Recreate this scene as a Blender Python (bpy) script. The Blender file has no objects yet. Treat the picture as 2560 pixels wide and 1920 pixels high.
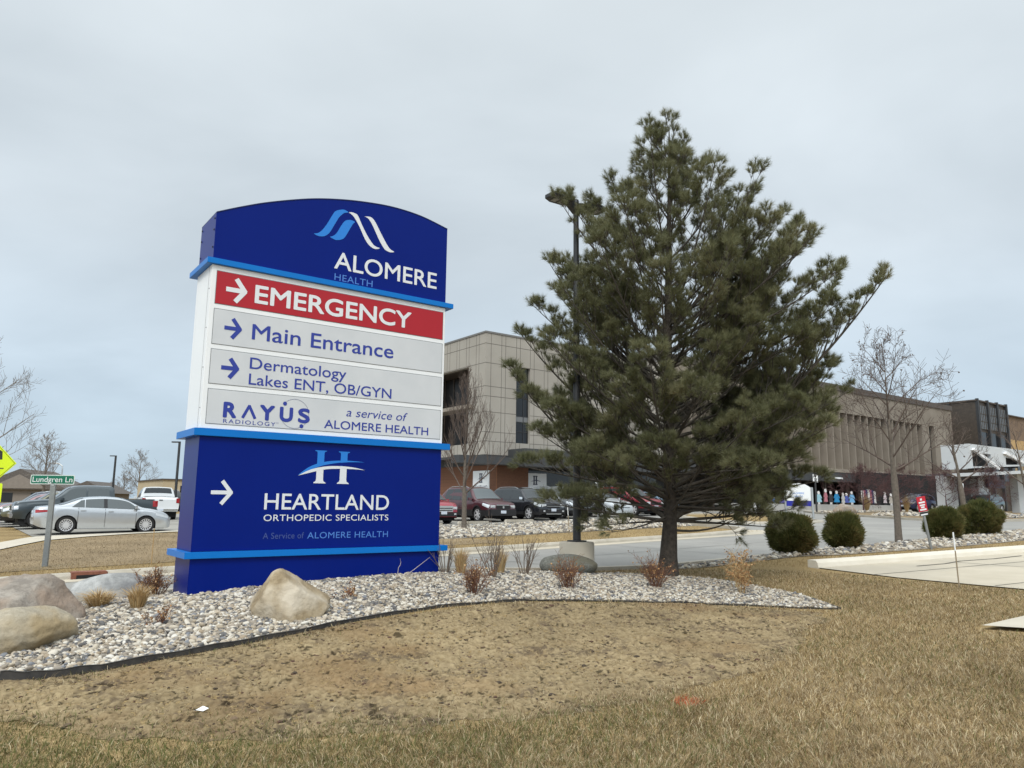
import bpy, bmesh, math, random
import numpy as np
from mathutils import Vector, Matrix
from mathutils.geometry import delaunay_2d_cdt

random.seed(7)
rng = np.random.default_rng(11)
C = bpy.context.scene.collection
R = math.radians

# ------------------------------------------------------------------ camera
EYE = 1.6
F_PX, PITCH, ROLL = 1860.0, R(9.075), R(0.648)
cam_d = bpy.data.cameras.new('camera')
cam_d.sensor_fit = 'HORIZONTAL'
cam_d.sensor_width = 36.0
cam_d.lens = 36.0 * F_PX / 2560.0
cam_d.clip_start, cam_d.clip_end = 0.1, 5000.0
cam = bpy.data.objects.new('camera', cam_d)
C.objects.link(cam)
_cp, _sp, _cr, _sr = math.cos(PITCH), math.sin(PITCH), math.cos(ROLL), math.sin(ROLL)
_X, _Y = Vector((1, 0, 0)), Vector((0, -_sp, _cp))
_rt, _up = _X * _cr + _Y * _sr, -_X * _sr + _Y * _cr
_bk = _rt.cross(_up)
cam.matrix_world = Matrix(((_rt.x, _up.x, _bk.x, 0), (_rt.y, _up.y, _bk.y, 0), (_rt.z, _up.z, _bk.z, EYE), (0, 0, 0, 1)))
bpy.context.scene.camera = cam

# ------------------------------------------------------------------ world, sun, exposure
SUN_EL, SUN_AZ = R(46), R(-170)         # azimuth clockwise from +Y: behind the camera to the left
sun_vec = Vector((math.sin(SUN_AZ) * math.cos(SUN_EL), math.cos(SUN_AZ) * math.cos(SUN_EL), math.sin(SUN_EL)))
world = bpy.data.worlds.new('World')
bpy.context.scene.world = world
world.use_nodes = True
wn, wl = world.node_tree.nodes, world.node_tree.links
wn.clear()
w_out = wn.new('ShaderNodeOutputWorld')
w_sky = wn.new('ShaderNodeTexSky')
w_sky.sky_type = 'NISHITA'
w_sky.sun_disc = False
w_sky.sun_elevation, w_sky.sun_rotation = SUN_EL, SUN_AZ
w_sky.altitude, w_sky.air_density, w_sky.dust_density, w_sky.ozone_density = 400, 1.0, 1.5, 1.0
w_b1 = wn.new('ShaderNodeBackground'); w_b1.inputs['Strength'].default_value = 0.10
wl.new(w_sky.outputs[0], w_b1.inputs['Color'])
# overcast: a bright cloud deck with soft darker streaks and bluer gaps low down
w_tc = wn.new('ShaderNodeTexCoord')
w_sep = wn.new('ShaderNodeSeparateXYZ'); wl.new(w_tc.outputs['Generated'], w_sep.inputs[0])
w_add = wn.new('ShaderNodeMath'); w_add.operation = 'ADD'; w_add.inputs[1].default_value = 0.30
wl.new(w_sep.outputs['Z'], w_add.inputs[0])
w_max = wn.new('ShaderNodeMath'); w_max.operation = 'MAXIMUM'; w_max.inputs[1].default_value = 0.08
wl.new(w_add.outputs[0], w_max.inputs[0])
w_dx = wn.new('ShaderNodeMath'); w_dx.operation = 'DIVIDE'
w_dy = wn.new('ShaderNodeMath'); w_dy.operation = 'DIVIDE'
wl.new(w_sep.outputs['X'], w_dx.inputs[0]); wl.new(w_max.outputs[0], w_dx.inputs[1])
wl.new(w_sep.outputs['Y'], w_dy.inputs[0]); wl.new(w_max.outputs[0], w_dy.inputs[1])
w_cmb = wn.new('ShaderNodeCombineXYZ')
wl.new(w_dx.outputs[0], w_cmb.inputs[0]); wl.new(w_dy.outputs[0], w_cmb.inputs[1])
w_n = wn.new('ShaderNodeTexNoise')
w_n.inputs['Scale'].default_value = 1.15; w_n.inputs['Detail'].default_value = 5.0
w_n.inputs['Roughness'].default_value = 0.5; w_n.inputs['Distortion'].default_value = 0.25
w_map = wn.new('ShaderNodeMapping'); w_map.inputs['Scale'].default_value = (1.0, 1.5, 1.0)
w_map.inputs['Rotation'].default_value = (0, 0, R(25)); w_map.inputs['Location'].default_value = (3.4, 1.2, 0.0)
wl.new(w_cmb.outputs[0], w_map.inputs[0]); wl.new(w_map.outputs[0], w_n.inputs['Vector'])
w_ramp = wn.new('ShaderNodeValToRGB')
w_ramp.color_ramp.elements[0].position = 0.33; w_ramp.color_ramp.elements[0].color = (0.73, 0.805, 0.850, 1)
w_ramp.color_ramp.elements[1].position = 0.68; w_ramp.color_ramp.elements[1].color = (0.93, 1.01, 1.055, 1)
wl.new(w_n.outputs[0], w_ramp.inputs[0])
w_hr = wn.new('ShaderNodeValToRGB')     # blend towards the bluer band above the horizon
w_hr.color_ramp.elements[0].position = 0.0; w_hr.color_ramp.elements[0].color = (0.64, 0.745, 0.84, 1)
w_hr.color_ramp.elements[1].position = 1.0; w_hr.color_ramp.elements[1].color = (2.05, 2.0, 1.96, 1)
for _p, _c in ((0.12, (0.72, 0.795, 0.87)), (0.32, (0.84, 0.86, 0.885)), (0.60, (0.92, 0.92, 0.92))):
    _e = w_hr.color_ramp.elements.new(_p); _e.color = (*_c, 1)
wl.new(w_sep.outputs['Z'], w_hr.inputs[0])
w_mul = wn.new('ShaderNodeMixRGB'); w_mul.blend_type = 'MULTIPLY'; w_mul.inputs[0].default_value = 1.0
wl.new(w_ramp.outputs[0], w_mul.inputs[1]); wl.new(w_hr.outputs[0], w_mul.inputs[2])
# the deck is brighter round the veiled sun
w_dot = wn.new('ShaderNodeVectorMath'); w_dot.operation = 'DOT_PRODUCT'; w_dot.inputs[1].default_value = sun_vec
wl.new(w_tc.outputs['Generated'], w_dot.inputs[0])
w_clp = wn.new('ShaderNodeMath'); w_clp.operation = 'MAXIMUM'; w_clp.inputs[1].default_value = 0.0; wl.new(w_dot.outputs['Value'], w_clp.inputs[0])
w_pow = wn.new('ShaderNodeMath'); w_pow.operation = 'POWER'; w_pow.inputs[1].default_value = 4.0; wl.new(w_clp.outputs[0], w_pow.inputs[0])
w_ma = wn.new('ShaderNodeMath'); w_ma.operation = 'MULTIPLY_ADD'; w_ma.inputs[1].default_value = 1.4; w_ma.inputs[2].default_value = 1.0; wl.new(w_pow.outputs[0], w_ma.inputs[0])
w_b2 = wn.new('ShaderNodeBackground'); wl.new(w_ma.outputs[0], w_b2.inputs['Strength'])
wl.new(w_mul.outputs[0], w_b2.inputs['Color'])
w_mix = wn.new('ShaderNodeMixShader'); w_mix.inputs[0].default_value = 0.92
wl.new(w_b1.outputs[0], w_mix.inputs[1]); wl.new(w_b2.outputs[0], w_mix.inputs[2])
wl.new(w_mix.outputs[0], w_out.inputs['Surface'])

sun_d = bpy.data.lights.new('sun', 'SUN')
sun_d.energy, sun_d.angle, sun_d.color = 1.5, R(12), (1.0, 0.95, 0.88)
sun = bpy.data.objects.new('sun', sun_d); C.objects.link(sun)
sun.rotation_euler = (-sun_vec).to_track_quat('-Z', 'Y').to_euler()
vs = bpy.context.scene.view_settings
vs.view_transform, vs.look, vs.exposure, vs.gamma = 'Standard', 'None', 0.0, 1.0
vs.use_curve_mapping = False
bpy.context.scene.cycles.max_bounces = 6
bpy.context.scene.cycles.use_denoising = True

# ------------------------------------------------------------------ site frame: u along the road, v away from it
YAW = R(36.55)
CY, SY = math.cos(YAW), math.sin(YAW)
def s2w(u, v): return (u * CY - v * SY, u * SY + v * CY)
def hgt(x, y):
    u = x * CY + y * SY; v = -x * SY + y * CY
    zu = np.where(u < 28, .026 * np.clip(u, -20, 28), .728 + .4 * (1 - np.exp(-np.clip(u - 28, 0, 900) / 15.4)))
    berm = .13 * np.exp(-((v - 9.7) / .6) ** 2) * np.clip((u - 12) / 3, 0, 1)
    return berm + zu + .002 * np.clip(v, -10, 120) + .44 * np.exp(-((u - 4.5) / np.where(u < 4.5, 6.0, 4.5)) ** 2 - ((v - 9.3) / 2.6) ** 2)
def hs(u, v): return float(hgt(*s2w(u, v)))
def P(u, v, dz=0.0):
    x, y = s2w(u, v); return Vector((x, y, float(hgt(x, y)) + dz))

# ------------------------------------------------------------------ materials
def mat(name, col, rough=0.8, metal=0.0, var=None, scale=5.0, bump=0.0, bscale=40.0, island=0.0, spec=0.5, coat=0.0, detail=4.0, col3=None, scale2=0.4, alpha=None, coords='Object', nrough=.6, lo=.32, hi=.68):
    m = bpy.data.materials.new(name); m.use_nodes = True
    nt = m.node_tree; n, l = nt.nodes, nt.links
    b = n['Principled BSDF']
    b.inputs['Base Color'].default_value = (*col, 1)
    b.inputs['Roughness'].default_value = rough; b.inputs['Metallic'].default_value = metal
    b.inputs['Specular IOR Level'].default_value = spec
    b.inputs['Coat Weight'].default_value = coat
    b.inputs['Coat Roughness'].default_value = 0.06
    last = None
    tc = n.new('ShaderNodeTexCoord')
    if var is not None:
        nz = n.new('ShaderNodeTexNoise'); nz.inputs['Scale'].default_value = scale; nz.inputs['Detail'].default_value = detail
        nz.inputs['Roughness'].default_value = nrough
        l.new(tc.outputs[coords], nz.inputs['Vector'])
        rp = n.new('ShaderNodeValToRGB')
        rp.color_ramp.elements[0].position = lo; rp.color_ramp.elements[0].color = (*col, 1)
        rp.color_ramp.elements[1].position = hi; rp.color_ramp.elements[1].color = (*var, 1)
        l.new(nz.outputs[0], rp.inputs[0]); last = rp.outputs[0]
        if col3 is not None:
            n2 = n.new('ShaderNodeTexNoise'); n2.inputs['Scale'].default_value = scale2; n2.inputs['Detail'].default_value = 3
            l.new(tc.outputs[coords], n2.inputs['Vector'])
            r2 = n.new('ShaderNodeValToRGB'); r2.color_ramp.elements[0].position = .45; r2.color_ramp.elements[1].position = .62
            l.new(n2.outputs[0], r2.inputs[0])
            mx = n.new('ShaderNodeMixRGB'); mx.inputs[2].default_value = (*col3, 1)
            l.new(r2.outputs[0], mx.inputs[0]); l.new(last, mx.inputs[1]); last = mx.outputs[0]
    if island:
        g = n.new('ShaderNodeNewGeometry')
        hsv = n.new('ShaderNodeHueSaturation')
        mr = n.new('ShaderNodeMapRange'); mr.inputs['To Min'].default_value = 1 - island; mr.inputs['To Max'].default_value = 1 + island
        l.new(g.outputs['Random Per Island'], mr.inputs[0]); l.new(mr.outputs[0], hsv.inputs['Value'])
        if last is not None: l.new(last, hsv.inputs['Color'])
        else: hsv.inputs['Color'].default_value = (*col, 1)
        last = hsv.outputs[0]
    if last is not None: l.new(last, b.inputs['Base Color'])
    if bump:
        nb = n.new('ShaderNodeTexNoise'); nb.inputs['Scale'].default_value = bscale; nb.inputs['Detail'].default_value = 5
        l.new(tc.outputs[coords], nb.inputs['Vector'])
        bp = n.new('ShaderNodeBump'); bp.inputs['Strength'].default_value = bump; bp.inputs['Distance'].default_value = 0.02
        l.new(nb.outputs[0], bp.inputs['Height']); l.new(bp.outputs[0], b.inputs['Normal'])
    return m

def island_ramp(name, cols, rough=0.8, spec=0.3, trans=0.0):
    """each loose piece takes one of the colours"""
    m = bpy.data.materials.new(name); m.use_nodes = True
    n, l = m.node_tree.nodes, m.node_tree.links
    b = n['Principled BSDF']; b.inputs['Roughness'].default_value = rough; b.inputs['Specular IOR Level'].default_value = spec
    g = n.new('ShaderNodeNewGeometry'); rp = n.new('ShaderNodeValToRGB')
    el = rp.color_ramp.elements; rp.color_ramp.interpolation = 'CONSTANT'
    while len(el) < len(cols): el.new(0.5)
    for i, c in enumerate(cols):
        el[i].position = i / len(cols); el[i].color = (*c, 1)
    l.new(g.outputs['Random Per Island'], rp.inputs[0]); l.new(rp.outputs[0], b.inputs['Base Color'])
    return m

# ------------------------------------------------------------------ mesh helpers
def tag(o, label=None, cat=None, group=None, kind=None):
    if label: o['label'] = label
    if cat: o['category'] = cat
    if group: o['group'] = group
    if kind: o['kind'] = kind
    return o
def empty(name, loc, rz=0.0, label=None, cat=None, group=None):
    o = bpy.data.objects.new(name, None); C.objects.link(o)
    o.location = loc; o.rotation_euler = (0, 0, rz); o.empty_display_size = 0.1
    return tag(o, label, cat, group)
def link(name, me, m, parent=None, loc=None, rz=None):
    o = bpy.data.objects.new(name, me); C.objects.link(o)
    if m is not None:
        for mm in (m if isinstance(m, (list, tuple)) else [m]): me.materials.append(mm)
    if parent: o.parent = parent
    if loc is not None: o.location = loc
    if rz is not None: o.rotation_euler = (0, 0, rz)
    return o
def mesh_np(name, verts, quads=None, tris=None, smooth=False, midx=None):
    me = bpy.data.meshes.new(name)
    verts = np.asarray(verts, dtype=np.float32)
    parts, tot, starts = [], [], []
    nq = 0 if quads is None else len(quads); ntr = 0 if tris is None else len(tris)
    if nq: parts.append(np.asarray(quads, dtype=np.int32).ravel())
    if ntr: parts.append(np.asarray(tris, dtype=np.int32).ravel())
    li = np.concatenate(parts)
    totals = np.concatenate([np.full(nq, 4, np.int32), np.full(ntr, 3, np.int32)])
    st = np.concatenate([[0], np.cumsum(totals)[:-1]]).astype(np.int32)
    me.vertices.add(len(verts)); me.vertices.foreach_set('co', verts.ravel())
    me.loops.add(len(li)); me.loops.foreach_set('vertex_index', li)
    me.polygons.add(nq + ntr); me.polygons.foreach_set('loop_start', st); me.polygons.foreach_set('loop_total', totals)
    if midx is not None: me.polygons.foreach_set('material_index', np.asarray(midx, dtype=np.int32))
    me.polygons.foreach_set('use_smooth', np.full(nq + ntr, smooth, dtype=bool))
    me.update(calc_edges=True); me.validate()
    return me
class MB:
    def __init__(s): s.v = []; s.f = []; s.mi = []; s.cur = 0
    def add(s, vs_, fs_):
        o = len(s.v); s.v += [tuple(p) for p in vs_]
        for f in fs_: s.f.append(tuple(i + o for i in f)); s.mi.append(s.cur)
    def box(s, x0, x1, y0, y1, z0, z1):
        s.add([(x0, y0, z0), (x1, y0, z0), (x1, y1, z0), (x0, y1, z0), (x0, y0, z1), (x1, y0, z1), (x1, y1, z1), (x0, y1, z1)],
              [(0, 3, 2, 1), (4, 5, 6, 7), (0, 1, 5, 4), (1, 2, 6, 5), (2, 3, 7, 6), (3, 0, 4, 7)])
    def hexa(s, p): s.add(p, [(0, 3, 2, 1), (4, 5, 6, 7), (0, 1, 5, 4), (1, 2, 6, 5), (2, 3, 7, 6), (3, 0, 4, 7)])
    def prism(s, pts, y0, y1):
        """outline in (x, z), extruded along y"""
        k = len(pts)
        a = sum(pts[i][0] * pts[(i + 1) % k][1] - pts[(i + 1) % k][0] * pts[i][1] for i in range(k))
        if a < 0: pts = pts[::-1]
        vs_ = [(p[0], y0, p[1]) for p in pts] + [(p[0], y1, p[1]) for p in pts]
        s.add(vs_, [tuple(range(k)), tuple(range(2 * k - 1, k - 1, -1))] + [((i + 1) % k, i, k + i, k + (i + 1) % k) for i in range(k)])
    def tube(s, pts, rad, n=8, cap=True):
        pts = [Vector(p) for p in pts]; k = len(pts)
        if not hasattr(rad, '__len__'): rad = [rad] * k
        o = []; ref = None
        for i, p in enumerate(pts):
            d = (pts[min(i + 1, k - 1)] - pts[max(i - 1, 0)]).normalized()
            if ref is None: ref = Vector((0, 0, 1)) if abs(d.z) < .9 else Vector((1, 0, 0))
            a = d.cross(ref).normalized(); b = a.cross(d).normalized(); ref = b if abs(d.dot(b)) < .9 else ref
            for j in range(n):
                t = 2 * math.pi * j / n; o.append(p + (a * math.cos(t) + b * math.sin(t)) * rad[i])
        f = [(i * n + j, i * n + j + n, i * n + (j + 1) % n + n, i * n + (j + 1) % n) for i in range(k - 1) for j in range(n)]
        if cap: f += [tuple(range(n)), tuple(range((k - 1) * n + n - 1, (k - 1) * n - 1, -1))]
        s.add(o, f)
    def disc_ring(s, c, ax, r0, r1, n=24, h=0.0): pass
    def build(s, name, m, parent=None, smooth=False, loc=None, rz=None, bevel=0.0):
        me = bpy.data.meshes.new(name); me.from_pydata(s.v, [], s.f)
        if any(s.mi): me.polygons.foreach_set('material_index', s.mi)
        bm = bmesh.new(); bm.from_mesh(me)
        bmesh.ops.recalc_face_normals(bm, faces=bm.faces)
        if bevel: bmesh.ops.bevel(bm, geom=bm.edges[:], offset=bevel, segments=2, affect='EDGES', clamp_overlap=True)
        bm.to_mesh(me); bm.free()
        if smooth:
            me.polygons.foreach_set('use_smooth', [True] * len(me.polygons))
            me.set_sharp_from_angle(angle=R(40))
        me.update()
        return link(name, me, m, parent, loc, rz)
def dup(root, loc, rz, label=None, group=None, scale=None):
    r = root.copy(); C.objects.link(r); r.location = loc; r.rotation_euler = (0, 0, rz)
    if label: r['label'] = label
    if group: r['group'] = group
    if scale: r.scale = scale
    for ch in list(root.children):
        c = ch.copy(); C.objects.link(c); c.parent = r
        for g in list(ch.children):
            d = g.copy(); C.objects.link(d); d.parent = c
    return r
def drape(name, poly, dz, step, m, kind='structure', label=None, cat=None):
    """a sheet laid over the ground inside an outline given in site coordinates"""
    b = []
    k = len(poly)
    for i in range(k):
        a, c = Vector(poly[i]), Vector(poly[(i + 1) % k]); n_ = max(1, int((c - a).length / step))
        b += [a.lerp(c, j / n_) for j in range(n_)]
    xs, ys = [p.x for p in b], [p.y for p in b]
    pts = list(b); nb = len(b)
    def inside(x, y):
        r = False; j = k - 1
        for i in range(k):
            if (poly[i][1] > y) != (poly[j][1] > y) and x < (poly[j][0] - poly[i][0]) * (y - poly[i][1]) / (poly[j][1] - poly[i][1]) + poly[i][0]: r = not r
            j = i
        return r
    for x in np.arange(min(xs) + step * .5, max(xs), step):
        for y in np.arange(min(ys) + step * .53, max(ys), step):
            if inside(x, y): pts.append(Vector((float(x), float(y))))
    o = delaunay_2d_cdt([Vector((p.x, p.y)) for p in pts], [], [list(range(nb))], 1, 1e-5)
    vs_ = []
    for p in o[0]:
        q = P(p.x, p.y, dz); vs_.append(tuple(q))
    me = bpy.data.meshes.new(name); me.from_pydata(vs_, [], o[2]); 
    bm = bmesh.new(); bm.from_mesh(me); bmesh.ops.recalc_face_normals(bm, faces=bm.faces)
    if sum(f.normal.z for f in bm.faces) < 0: bmesh.ops.reverse_faces(bm, faces=bm.faces)
    bm.to_mesh(me); bm.free()
    me.polygons.foreach_set('use_smooth', [True] * len(me.polygons))
    return tag(link(name, me, m), label, cat, None, kind)
def kerb(pts, w=0.16, hh=0.13, step=0.8, m=None, name='kerb', closed=False, gap=3.0):
    """kerb stone swept along a line in site coordinates; pts run with the road on the right-hand side"""
    line = []
    seq = pts + ([pts[0]] if closed else [])
    for a, c in zip(seq[:-1], seq[1:]):
        a, c = Vector(a), Vector(c); n_ = max(1, int((c - a).length / step))
        line += [a.lerp(c, j / n_) for j in range(n_)]
    line.append(Vector(seq[-1]))
    prof = [(-w / 2, -.1), (-w / 2, hh), (w / 2 - .04, hh), (w / 2, hh - .05), (w / 2 + .05, -.1)]
    v_, f_ = [], []
    for i, p in enumerate(line):
        d = (line[min(i + 1, len(line) - 1)] - line[max(i - 1, 0)]).normalized(); nrm = Vector((d.y, -d.x))
        z0 = hs(p.x, p.y)
        for a, z in prof:
            q = p + nrm * a; x, y = s2w(q.x, q.y); v_.append((x, y, z0 + z))
    k = len(prof)
    for i in range(len(line) - 1):
        for j in range(k - 1): f_.append((i * k + j, i * k + j + 1, (i + 1) * k + j + 1, (i + 1) * k + j))
    f_ += [tuple(range(k)), tuple(range(len(line) * k - 1, (len(line) - 1) * k - 1, -1))]
    mb = MB(); mb.add(v_, f_)
    o = mb.build(name, m or M_kerb); return tag(o, None, None, None, 'structure')
def text_mesh(s, weight=0.0, shear=0.0, spacing=1.0):
    cu = bpy.data.curves.new('lettering', 'FONT'); cu.body = s; cu.size = 1.0
    cu.offset = weight; cu.shear = shear; cu.space_character = spacing; cu.resolution_u = 6; cu.fill_mode = 'FRONT'
    o = bpy.data.objects.new('lettering', cu); C.objects.link(o)
    bpy.context.view_layer.update()
    me = bpy.data.meshes.new_from_object(o.evaluated_get(bpy.context.evaluated_depsgraph_get()))
    bpy.data.objects.remove(o); bpy.data.curves.remove(cu)
    return me
def letter(name, s, u0, u1, z0, z1, y, m, parent, weight=0.0, shear=0.0, spacing=1.0, caps=None):
    """lettering on a plane facing -y, its baseline at z0, its capitals reaching z1, from u0 to u1"""
    me = text_mesh(s, 0.0, shear, spacing); cap = text_mesh('H', 0.0)
    co = np.empty(len(me.vertices) * 3, np.float32); me.vertices.foreach_get('co', co); co = co.reshape(-1, 3)
    cc = np.array([v.co[:] for v in cap.vertices]); bpy.data.meshes.remove(cap)
    base, top = cc[:, 1].min(), cc[:, 1].max()
    sx = (u1 - u0) / (co[:, 0].max() - co[:, 0].min()); sz = (z1 - z0) / (top - base)
    out = np.empty_like(co); out[:, 0] = u0 + (co[:, 0] - co[:, 0].min()) * sx; out[:, 1] = y; out[:, 2] = z0 + (co[:, 1] - base) * sz
    w = max(0.0, weight) * sz * 1.0
    if w > 0:       # heavier stroke: the outlines laid over each other, shifted round a small circle
        bmx = bmesh.new(); me.vertices.foreach_set('co', out.ravel()); tmp = me
        for k in range(9):
            a = 6.2832 * k / 8; dx, dz_ = (0, 0) if k == 8 else (w * math.cos(a), w * math.sin(a))
            o2 = out.copy(); o2[:, 0] += dx; o2[:, 2] += dz_; o2[:, 1] -= .00008 * k
            tmp.vertices.foreach_set('co', o2.ravel()); bmx.from_mesh(tmp)
        me = bpy.data.meshes.new(name); bmx.to_mesh(me); bmx.free()
    else:
        me.vertices.foreach_set('co', out.ravel())
    me.update()
    # one object per word: split where the line of letters has a wide gap
    iv = sorted((min(me.vertices[i].co.x for i in p_.vertices), max(me.vertices[i].co.x for i in p_.vertices)) for p_ in me.polygons)
    cuts, hi_ = [], iv[0][1]
    for a_, b_ in iv:
        if a_ - hi_ > .24 * (z1 - z0) and ' ' in s: cuts.append((a_ + hi_) / 2)
        hi_ = max(hi_, b_)
    first = None
    for a_, b_ in zip([-1e9] + cuts, cuts + [1e9]):
        if cuts:
            bq = bmesh.new(); bq.from_mesh(me)
            bmesh.ops.delete(bq, geom=[v_ for v_ in bq.verts if not a_ <= v_.co.x < b_], context='VERTS')
            mw = bpy.data.meshes.new(name); bq.to_mesh(mw); bq.free()
        else: mw = me; mw.name = name
        o_ = link(name, mw, m, parent); first = first or o_
    return first

# ------------------------------------------------------------------ the palette
M_kerb = mat('kerb_concrete', (.36, .325, .262), .9, var=(.46, .42, .35), scale=3, bump=.3, bscale=60)
M_road = mat('road_surface', (.25, .24, .22), .9, var=(.31, .30, .275), scale=.9, bump=.25, bscale=120, col3=(.245, .237, .22), scale2=.35)
M_drive = mat('driveway_concrete', (.455, .40, .305), .9, var=(.52, .46, .36), scale=1.2, bump=.2, bscale=80, col3=(.42, .375, .295), scale2=.5)
M_walk = mat('sidewalk_concrete', (.47, .42, .335), .9, var=(.54, .49, .40), scale=1.5, bump=.2, bscale=80)
M_lot = mat('lot_surface', (.27, .255, .225), .9, var=(.33, .315, .28), scale=.8, bump=.2, bscale=90, col3=(.24, .228, .20), scale2=.3)
M_soil = mat('bed_soil', (.20, .17, .13), 1, var=(.34, .30, .25), scale=30, bump=.6, bscale=60)
M_white = mat('white_paint', (.85, .865, .87), .35, var=(.81, .825, .835), scale=1.2, spec=.4)
M_panel = mat('panel_white', (.56, .58, .60), .4, var=(.64, .655, .67), scale=1.1, spec=.35)
M_navy = mat('navy_paint', (.0003, .0125, .180), .32, var=(.0003, .0112, .168), scale=1.0, spec=.14)
M_sky = mat('sky_blue_paint', (.002, .17, .56), .35, var=(.002, .16, .53), scale=1.0, spec=.25)
M_red = mat('red_vinyl', (.42, .012, .022), .35, var=(.39, .011, .020), scale=1.0, spec=.4)
M_ltw = mat('letter_white', (.72, .74, .76), .4)
M_ltb = mat('letter_blue', (.022, .042, .30), .4)
M_ltk = mat('letter_dark', (.03, .035, .07), .5)
M_lts = mat('letter_sky_blue', (.012, .20, .66), .4)
M_fade = mat('letter_faded', (.045, .08, .27), .5)
M_ltl = mat('letter_pale_blue', (.07, .21, .60), .4)
M_metal = mat('galvanised_metal', (.33, .345, .35), .45, .6, var=(.26, .275, .28), scale=8)
M_dkmet = mat('dark_bronze_metal', (.035, .037, .040), .45, .3, var=(.05, .05, .052), scale=5)
M_alum = mat('aluminium', (.5, .52, .53), .4, .8)
M_black = mat('black_plastic', (.012, .012, .014), .5)
M_edge = mat('edging_plastic', (.018, .018, .019), .7, var=(.05, .045, .04), scale=12)
M_tyre = mat('tyre_rubber', (.014, .014, .015), .85)
M_rim = mat('alloy_rim', (.62, .62, .63), .35, .35)
M_glass = mat('car_glass', (.018, .024, .027), .05, 0.0, spec=.8)
M_glassp = mat('car_glass_pale', (.06, .075, .08), .05, 0.0, spec=.9)
M_chrome = mat('chrome', (.72, .73, .74), .15, 1.0)
M_lamp = mat('headlamp', (.62, .65, .68), .12, .3, spec=.8)
M_tail = mat('tail_lamp', (.30, .012, .016), .2, spec=.6)
M_plate = mat('number_plate', (.55, .60, .68), .5)
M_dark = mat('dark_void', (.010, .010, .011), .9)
M_bark = mat('pine_bark', (.030, .024, .019), .95, var=(.075, .060, .046), scale=14, bump=1.0, bscale=30)
M_limb = mat('pine_limb', (.055, .047, .038), .95, var=(.095, .082, .066), scale=10)
M_grey_bark = mat('grey_bark', (.10, .083, .066), .95, var=(.165, .138, .112), scale=12, bump=.6, bscale=40)
M_twig = mat('bare_twig', (.088, .064, .052), .95, var=(.135, .102, .083), scale=6)
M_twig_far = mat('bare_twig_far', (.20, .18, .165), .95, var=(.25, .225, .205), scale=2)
M_plum = mat('plum_twig', (.075, .036, .036), .95, var=(.115, .060, .056), scale=4)
M_redtwig = mat('red_brown_twig', (.115, .046, .026), .95, var=(.21, .105, .060), scale=10, island=.3)
M_stem = mat('grey_stem', (.135, .100, .075), .95, var=(.20, .155, .115), scale=10)
M_tan = island_ramp('dry_stalk', [(.38, .25, .11), (.50, .36, .18), (.42, .27, .12), (.56, .43, .24)])
M_dryleaf = island_ramp('dry_leaf', [(.30, .15, .06), (.42, .24, .10), (.24, .12, .05), (.48, .30, .14)])

# ================================================================== GROUND, ROADS, KERBS
def axis(fine0, fine1, mid0, mid1, far0, far1):
    a = list(np.arange(fine0, fine1, .3)) + list(np.arange(mid0, fine0, .6)) + list(np.arange(fine1, mid1, .6))
    s, p = 1.0, mid1
    while p < far1: a.append(p); p += s; s *= 1.22
    s, p = 1.0, mid0 - .6
    while p > far0: a.append(p); p -= s; s *= 1.22
    return np.array(sorted(a))
gx, gy = axis(-12, 12, -45, 60, -1500, 1500), axis(-1, 22, -6, 90, -300, 2500)
GX, GY = np.meshgrid(gx, gy)
gv = np.stack([GX.ravel(), GY.ravel(), hgt(GX.ravel(), GY.ravel())], 1)
nx, ny = len(gx), len(gy)
ii = (np.arange(ny - 1)[:, None] * nx + np.arange(nx - 1)[None, :]).ravel()
M_ground = bpy.data.materials.new('dormant_turf'); M_ground.use_nodes = True
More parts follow.
